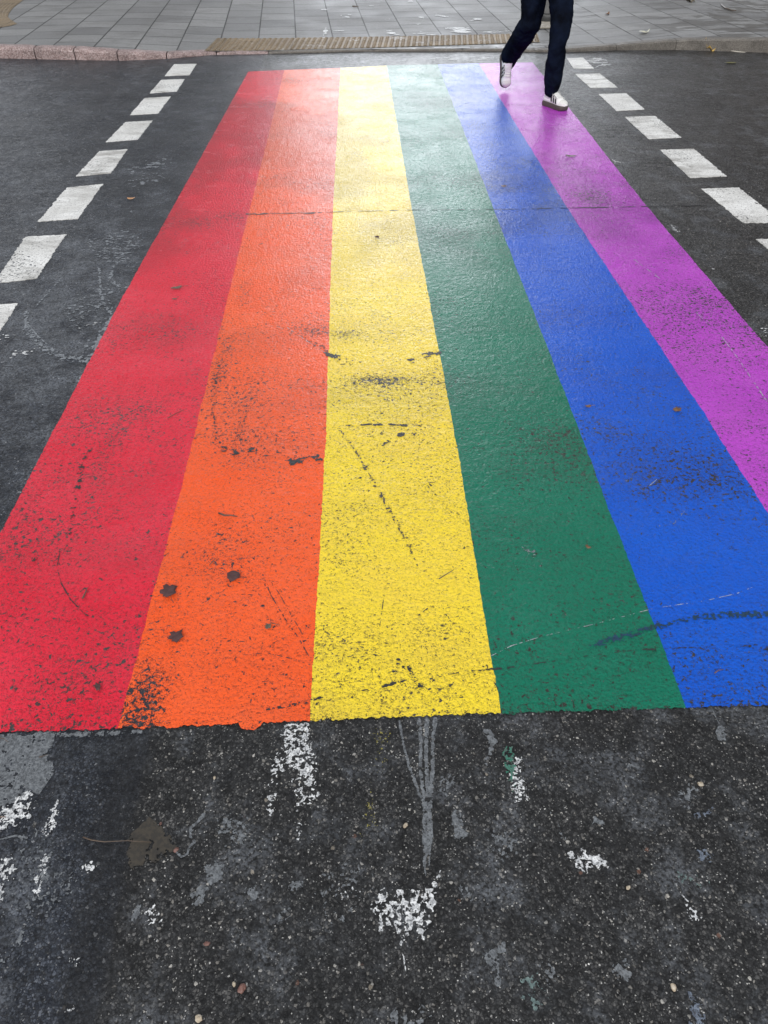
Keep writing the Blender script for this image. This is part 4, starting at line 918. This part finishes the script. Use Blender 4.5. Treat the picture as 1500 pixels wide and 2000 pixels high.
# trainers, built along +X (toe), +Z up, then set on each foot
HW = [(-.135, .020), (-.128, .034), (-.10, .040), (-.05, .038), (0, .040), (.05, .046), (.09, .049), (.115, .043), (.132, .028), (.140, .008)]
def halfw(x): return float(np.interp(x, [a for a, _ in HW], [b for _, b in HW]))
def toph(x): return float(np.interp(x, [-.135, -.12, -.09, -.04, .0, .04, .08, .115, .14], [.055, .080, .088, .080, .072, .058, .045, .036, .012]))
SOLE_H = .040
def shoe_pt(x, a, off=0.0):
    "point on the upper: a runs 0 (right side, sole) to pi (left side, sole)"
    w = halfw(x)-.002+off; h = toph(x)+off
    c, s_ = math.cos(a), math.sin(a)
    return Vector((x, -math.copysign(abs(c)**.75, c)*w, SOLE_H-.004+h*abs(s_)**.8))
def place(bm, M):
    for v in bm.verts: v.co = M @ v.co
def shoe(M):
    xs_ = [-.134, -.125, -.11, -.09, -.06, -.03, 0, .03, .06, .085, .105, .12, .131, .138]
    bm = bmesh.new(); seg = 18
    rings = [[bm.verts.new(shoe_pt(x, PI*k/seg)) for k in range(seg+1)] for x in xs_]
    for a, b in zip(rings, rings[1:]):
        for k in range(seg): bm.faces.new((a[k], b[k], b[k+1], a[k+1]))
    bm.faces.new(rings[0]); bm.faces.new(rings[-1][::-1])
    for a, b in zip(rings, rings[1:]): bm.faces.new((a[0], a[-1], b[-1], b[0]))
    bmesh.ops.recalc_face_normals(bm, faces=bm.faces); place(bm, M)
    s = obj('shoe', bm, MAT['leather'], person, True)
    bm = bmesh.new()                                                    # platform sole, rounded outline, slight flare and toe spring
    out = [(x, w+.004) for x, w in HW[:-1]] + [(.143, 0.0)]
    loop = [(x, -w) for x, w in out] + [(x, w) for x, w in reversed(out[:-1])]
    rr = []
    for z, g in ((0, -.003), (.004, 0), (.020, .0015), (.036, 0), (SOLE_H, -.003)):
        rr.append([bm.verts.new((x*(1+g/.14), y*(1+g/.045), z+(max(0, x-.08)*.10 if z < .03 else 0))) for x, y in loop])
    n_ = len(loop)
    for a, b in zip(rr, rr[1:]):
        for k in range(n_): bm.faces.new((a[k], a[(k+1) % n_], b[(k+1) % n_], b[k]))
    bm.faces.new(rr[0][::-1]); bm.faces.new(rr[-1]); place(bm, M)
    obj('sole', bm, MAT['sole'], s)
    for side in (0, 1):                                                 # three slanting stripes on each side
        for k in range(3):
            bm = bmesh.new(); q = []
            for i in range(13):
                a = R(8)+R(56)*i/12; a = a if side == 0 else PI-a
                xc = .052-.032*k-.030*i/12
                q.append([bm.verts.new(shoe_pt(xc+dx, a, .0034)) for dx in (-.0098, -.0033, .0033, .0098)])
            for a, b in zip(q, q[1:]):
                for m_ in range(3): bm.faces.new((a[m_], a[m_+1], b[m_+1], b[m_]))
            bmesh.ops.recalc_face_normals(bm, faces=bm.faces); bmesh.ops.solidify(bm, geom=bm.faces[:], thickness=.0012); place(bm, M)
            obj('stripe', bm, MAT['blackleather'], s)
    bm = bmesh.new(); q = []                                            # tongue
    for i in range(7):
        x = -.045+.108*i/6; w = .30-.04*i/6
        q.append([bm.verts.new(shoe_pt(x, PI/2+d*w*2, .003+(.022*(1-i/6)**2))) for d in (-1, -.5, 0, .5, 1)])
    for a, b in zip(q, q[1:]):
        for k in range(4): bm.faces.new((a[k], a[k+1], b[k+1], b[k]))
    bmesh.ops.recalc_face_normals(bm, faces=bm.faces); bmesh.ops.solidify(bm, geom=bm.faces[:], thickness=.003); place(bm, M)
    obj('tongue', bm, MAT['leather'], s)
    bm = bmesh.new()
    for i in range(5):                                                  # laces
        x = .056-.019*i; pts = [shoe_pt(x+d*.006, PI/2+d*.95, .0075+.010*max(0, (i-2)/4)) for d in (-1, -.6, -.2, .2, .6, 1)]
        tube(bm, [p+BASE for p in pts], [.0030]*6, 8)
    for d in (-1, 1): tube(bm, [shoe_pt(-.01, PI/2, .014)+BASE, shoe_pt(-.012, PI/2+d*.6, .024)+BASE, shoe_pt(.010, PI/2+d*.9, .018)+BASE, shoe_pt(.002, PI/2+d*.3, .014)+BASE], [.002]*4, 6)
    place(bm, M); obj('laces', bm, MAT['lace'], s, True)
    bm = bmesh.new(); q = []                                            # suede toe overlay
    for i in range(6):
        x = .088+.046*i/5; q.append([bm.verts.new(shoe_pt(x, R(6)+(PI-R(12))*k/14, .0014)) for k in range(15)])
    for a, b in zip(q, q[1:]):
        for k in range(14): bm.faces.new((a[k], a[k+1], b[k+1], b[k]))
    bmesh.ops.recalc_face_normals(bm, faces=bm.faces); place(bm, M); obj('toe_cap', bm, MAT['toecap'], s, True)
    return s
def basis(f_, u_, loc):
    f_ = Vector(f_).normalized(); u_ = Vector(u_); u_ = (u_-f_*u_.dot(f_)).normalized(); l = u_.cross(f_)
    M = Matrix((f_, l, u_)).transposed().to_4x4(); M.translation = Vector(loc)-BASE; return M
shoe(basis((.50, -.866, 0), (0, 0, 1), (1.722, 7.065, .0015)))
rf = Vector((.10, -.28, -.955)).normalized()
shoe(basis(rf, (.16, -.94, .28), Vector((1.372, 7.72, .022))-rf*.14))

# ------------------------------------------------------------------ leaves, twigs, pebbles
def leaf(name, label, px, py, size, ang, mat, kind='lobed', stem=True, z=.008, base=0.0, zf=None, seed=1, curl=.006, cat='leaf', squash=1.0, group=None):
    g = G(px, py, base); rr = random.Random(seed)
    if kind == 'lobed':
        pts = []
        nl = 22
        for i in range(nl):
            a = 2*PI*i/nl; r = .5*(1+.16*math.cos(5*a))*(1+.24*(rr.random()-.5))*(1.0 if i % 2 else .84)
            pts.append((r*math.cos(a)*squash, r*math.sin(a)))
    elif kind == 'round':
        pts = [(.5*math.cos(2*PI*i/16)*squash*(1+.10*(rr.random()-.5)), .5*math.sin(2*PI*i/16)*(1+.10*(rr.random()-.5))) for i in range(16)]
    else:
        pts = [(.5*math.cos(2*PI*i/16), .5*squash*math.sin(2*PI*i/16)*(1-.35*math.cos(2*PI*i/16))*(1+.12*(rr.random()-.5))) for i in range(16)]
    bm = bmesh.new()
    def P3(x, y): return (x*size, y*size, curl*((x*1.7)**2-(y*.8)**2)+curl*.5*math.sin(x*9+seed)*math.cos(y*7))
    n_ = len(pts); c = bm.verts.new(P3(0, 0)); r1 = [bm.verts.new(P3(x*.55, y*.55)) for x, y in pts]; r2 = [bm.verts.new(P3(x, y)) for x, y in pts]
    for i in range(n_):
        j = (i+1) % n_; bm.faces.new((c, r1[i], r1[j])); bm.faces.new((r1[i], r2[i], r2[j], r1[j]))
    bmesh.ops.recalc_face_normals(bm, faces=bm.faces); bmesh.ops.solidify(bm, geom=bm.faces[:], thickness=.0006)
    o = obj(name, bm, mat, None, True)
    o.location = (g[0], g[1], (float(zf(*g)) if zf else 0)+z+.001); o.rotation_euler.z = ang
    tag(o, label, cat, group)
    if stem:
        bm = bmesh.new(); q0 = Vector((-.42*size, 0, .002)); 
        tube(bm, [BASE+q0, BASE+q0+Vector((-.28*size, .05*size, .001)), BASE+q0+Vector((-.62*size, .02*size+.1*size*(rr.random()-.5), 0))], [.0009, .0008, .0013], 6)
        obj('stem', bm, mat, o, True)
    return o
LG = 'fallen leaves on the road and the gutter'
leaf('fallen_leaf', 'dark wet leaf with its stalk pointing right, farthest of three on the orange stripe', 457, 1128, .042, R(165), MAT['leafdark'], 'round', True, seed=2, squash=.95, group=LG)
leaf('fallen_leaf', 'dark crumpled leaf at the left border of the orange stripe, with a curled stalk', 330, 1158, .052, R(120), MAT['leafdark'], 'lobed', True, seed=3, group=LG)
leaf('fallen_leaf', 'dark torn leaf with jagged lobes, nearest of three on the orange stripe', 345, 1246, .044, R(200), MAT['leafdark'], 'lobed', False, seed=8, group=LG)
leaf('fallen_leaf', 'small torn tan leaf scrap on the orange stripe', 524, 1227, .020, R(30), MAT['leafgrey'], 'lobed', False, seed=5, group=LG)
leaf('fallen_leaf', 'grey-brown oblong leaf with a thin stalk on the upper red stripe', 345, 565, .060, R(-160), MAT['leafgrey'], 'long', True, seed=6, squash=.42, group=LG)
leaf('fallen_leaf', 'small grey-brown leaf bit beside the oblong leaf on the red stripe', 342, 587, .026, R(20), MAT['leafgrey'], 'long', False, seed=7, squash=.5, group=LG)
leaf('fallen_leaf', 'rusty crumpled leaf on the right side of the blue stripe', 1322, 803, .042, R(-50), MAT['leafbrown'], 'lobed', False, seed=9, squash=.7, group=LG)
leaf('fallen_leaf', 'small rusty leaf with a stalk at the left edge of the blue stripe', 1147, 797, .030, R(190), MAT['leafbrown'], 'long', True, seed=10, squash=.5, group=LG)
leaf('fallen_leaf', 'small orange-tan leaf alone on grey asphalt left of the red stripe', 257, 390, .052, R(5), MAT['leaforange'], 'long', False, seed=11, squash=.55, group=LG)
leaf('fallen_leaf', 'curled yellow leaf in the gutter under the right grey kerb', 1384, 98, .15, R(0), MAT['leafyellow'], 'round', False, seed=12, curl=.10, z=.02, squash=.95, group=LG)
leaf('fallen_leaf', 'small tan leaf in the gutter at the far right', 1428, 99, .11, R(15), MAT['leafyellow'], 'long', False, seed=13, curl=.05, z=.012, squash=.5, group=LG)
leaf('fallen_leaf', 'dull green leaf flat on asphalt at the upper right', 1427, 124, .12, R(4), MAT['leafgreen'], 'long', False, seed=14, squash=.45, group=LG)
leaf('fallen_leaf', 'pale leaf lying on the right pavement slabs', 1258, 64, .13, R(10), MAT['leafpale'], 'long', False, seed=15, curl=.03, z=.012, squash=.45, base=.09, zf=pave_z, group=LG)
leaf('fallen_leaf', 'tiny brown leaf on the right pavement, nearest the jeans', 1187, 28, .09, R(60), MAT['leafbrown'], 'long', False, seed=16, z=.008, squash=.5, base=.10, zf=pave_z, curl=.02, group=LG)
leaf('fallen_leaf', 'dark curled leaf at the top right of the pavement', 1348, 5, .13, R(30), MAT['leafgrey'], 'lobed', False, seed=17, z=.012, base=.12, zf=pave_z, curl=.05, group=LG)
leaf('fallen_leaf', 'small dark olive leaf on the upper purple stripe', 1115, 307, .085, R(-12), MAT['leafgrey'], 'long', False, seed=18, squash=.35, group=LG)
leaf('fallen_leaf', 'black scrap of leaf on the upper yellow stripe below the joint', 736, 465, .032, R(40), MAT['leafdark'], 'round', False, seed=19, squash=.7, group=LG)
leaf('fallen_leaf', 'small brown leaf scrap on the green stripe near the blue border', 1148, 1072, .020, R(-30), MAT['leafbrown'], 'long', False, seed=20, squash=.6, group=LG)
leaf('fallen_leaf', 'brown oval leaf scrap on the upper blue stripe', 984, 366, .04, R(10), MAT['leafbrown'], 'long', False, seed=21, squash=.6, group=LG)
leaf('fallen_leaf', 'dark leaf fragment at the near left of the red stripe', 68, 1098, .016, R(70), MAT['leafdark'], 'long', False, seed=22, squash=.6, group=LG)
leaf('fallen_leaf', 'dark forked fragment near the bottom of the red stripe', 192, 1345, .030, R(35), MAT['leafdark'], 'lobed', False, seed=23, squash=.5, group=LG)
def twig(label, pts, r, mat, seed=1, base=0.0, zf=None, z=.006, name='twig'):
    w = [G(x, y, base) for x, y in pts]
    q = [Vector((p[0], p[1], (float(zf(*p)) if zf else 0)+z+.003*abs(math.sin(i*2.3+seed)))) for i, p in enumerate(w)]
    o0 = Vector((q[0].x, q[0].y, 0)); bm = bmesh.new()
    n_ = len(q); tube(bm, [BASE+p-o0 for p in q], [r*(1-.55*i/(n_-1)) for i in range(n_)], 8)
    o = obj(name, bm, mat, None, True); o.location = o0; return tag(o, label, 'twig', 'twigs and stalks on the ground')
twig('thin bent brown twig lying over the brown film of dirt', [(164, 1638), (180, 1643), (205, 1647), (250, 1645), (296, 1648)], .0016, MAT['twig'])
twig('short brown blade of twig upright on the lower red stripe', [(163, 1172), (168, 1162), (172, 1150)], .0028, MAT['twig'], 2)
twig('thick little brown twig on the orange stripe left of the yellow', [(428, 1005), (440, 1010), (452, 1010), (464, 1012)], .0034, MAT['twig'], 3)
twig('thin dark twig in the middle of the red stripe', [(328, 820), (342, 811), (361, 803)], .0016, MAT['twig'], 4)
twig('short dark twig on the upper left of the orange stripe', [(410, 1107), (418, 1098), (423, 1092)], .0015, MAT['twig'], 5)
twig('small dark twig beside the tan leaf scrap', [(529, 1219), (538, 1222), (547, 1225)], .0013, MAT['twig'], 6)
twig('dark slanting twig on the near yellow stripe', [(857, 1134), (872, 1124), (886, 1116)], .0018, MAT['twig'], 7)
twig('long dark twig on the right pavement near the top', [(1408, 12), (1416, 19), (1428, 23), (1437, 24)], .010, MAT['twig'], 8, .12, pave_z, .010)
twig('pale straw in the gutter at the far right', [(1428, 101), (1440, 103), (1455, 104)], .007, MAT['straw'], 9)
twig('dark rooty twig on the grey patch at the left', [(78, 1482), (86, 1479), (95, 1477)], .0013, MAT['twig'], 10)
twig('bent brown stalk at the left edge over the grey patch', [(-4, 1444), (10, 1446), (18, 1452)], .0012, MAT['twig'], 11)
twig('rusty short twig at the left edge beside the white splash', [(-5, 1598), (14, 1599)], .0016, MAT['leafbrown'], 12)
twig('dark little twig on the pavement behind the yellow stripe', [(688, 8), (694, 8), (700, 9)], .008, MAT['twig'], 13, .12, pave_z, .008)
twig('rusty flat stalk on the near blue stripe', [(1394, 1318), (1402, 1312), (1412, 1310)], .0018, MAT['leafbrown'], 14)
def pebble(label, px, py, size, mat, seed, sq=.55):
    g = G(px, py); bm = bmesh.new(); bmesh.ops.create_icosphere(bm, subdivisions=3, radius=1)
    for v in bm.verts:
        q = 1+.35*mnoise.noise(v.co*1.3+Vector((seed*3.3, 0, 0))); v.co = Vector((v.co.x*q*size, v.co.y*q*size*.75, v.co.z*q*size*sq))
    o = obj('pebble', bm, mat, None, True); o.location = (g[0], g[1], size*sq*.2); o.rotation_euler.z = seed
    return tag(o, label, 'pebble', 'pebbles worn bare in the asphalt')
PR, PCR = MAT['pebble_red'], MAT['pebble_cream']
pebble('reddish flat pebble at the bottom, left of the middle', 473, 1930, .0095, PR, 1)
pebble('small cream pebble next to the reddish flat pebble', 457, 1922, .0048, PCR, 2)
pebble('brown pebble right of the scattered white drops', 404, 1843, .0062, PR, 3)
pebble('cream oval pebble left of the grey drip fan', 792, 1612, .0065, PCR, 4)
pebble('two-toned tan pebble at the lower right', 1315, 1928, .0070, PCR, 5)
pebble('pale pebble at the right, above the blue-grey streak', 1368, 1532, .0075, PCR, 6)
pebble('rusty pebble on the right corner of the brown film', 344, 1660, .0062, PR, 7)
pebble('tiny rusty pebble at the top corner of the brown film', 314, 1609, .0040, PR, 8)
pebble('tan pebble at the bottom edge, left', 388, 1990, .0080, PCR, 9)
pebble('small cream pebble right of the bright white splash', 1227, 1734, .0052, PCR, 10)
pebble('tiny pale pebble beneath the grey patch at upper left', 419, 1519, .0042, PCR, 11)

# ------------------------------------------------------------------ the street beyond the pavement (it is what the wet ground mirrors)
MAT['brick'] = M_brick('brown_brick', (.12, .066, .045), (.085, .05, .036), (.11, .10, .09))
MAT['render'] = M_brick('dark_grey_brick', (.060, .058, .056), (.045, .044, .043), (.07, .07, .07))
MAT['glass'] = M_simple('window_glass', (.03, .035, .04), .08, .1)
MAT['frame'] = M_simple('painted_window_frame', (.55, .55, .52), .5, .05)
MAT['roof'] = M_simple('slate_roof', (.05, .05, .055), .6, .2, 8)
def box(bm, c, s): bmesh.ops.create_cube(bm, size=1, matrix=Matrix.Translation(c) @ Matrix.Diagonal((*s, 1)))
def house(label, x0, x1, y0, depth, h, mat, storeys, cols):
    e = empty('building', ((x0+x1)/2, y0, .1)); tag(e, label, 'building')
    w = x1-x0; bm = bmesh.new(); box(bm, (0, depth/2, h/2), (w, depth, h)); obj('wall', bm, mat, e)
    bm = bmesh.new(); box(bm, (0, depth/2-.15, h+.12), (w+.5, depth+.5, .24)); rf_ = obj('roof', bm, MAT['roof'], e)
    for s in range(storeys):
        for k in range(cols):
            cx = -w/2+(k+.5)*w/cols; cz = 1.0+(s+.5)*(h-1.4)/storeys
            bm = bmesh.new()
            for (a, b, c_, d_) in ((0, .80, 1.25, .1), (0, -.80, 1.35, .14), (-.6, 0, .09, 1.5), (.6, 0, .09, 1.5), (0, 0, .06, 1.5)):
                box(bm, (cx+a, -.03, cz+b), (c_, .12, d_))
            wf = obj('window', bm, MAT['frame'], e)
            bm = bmesh.new(); box(bm, (cx, -.005, cz), (1.15, .04, 1.5)); obj('pane', bm, MAT['glass'], wf)
    return e

house('dark grey brick building across the street, left of the bright gap', -11.5, -3.2, 30, 9, 13.5, MAT['render'], 4, 4)
house('tall brown brick building across the street on the right', 12, 44, 30, 10, 20, MAT['brick'], 6, 12)
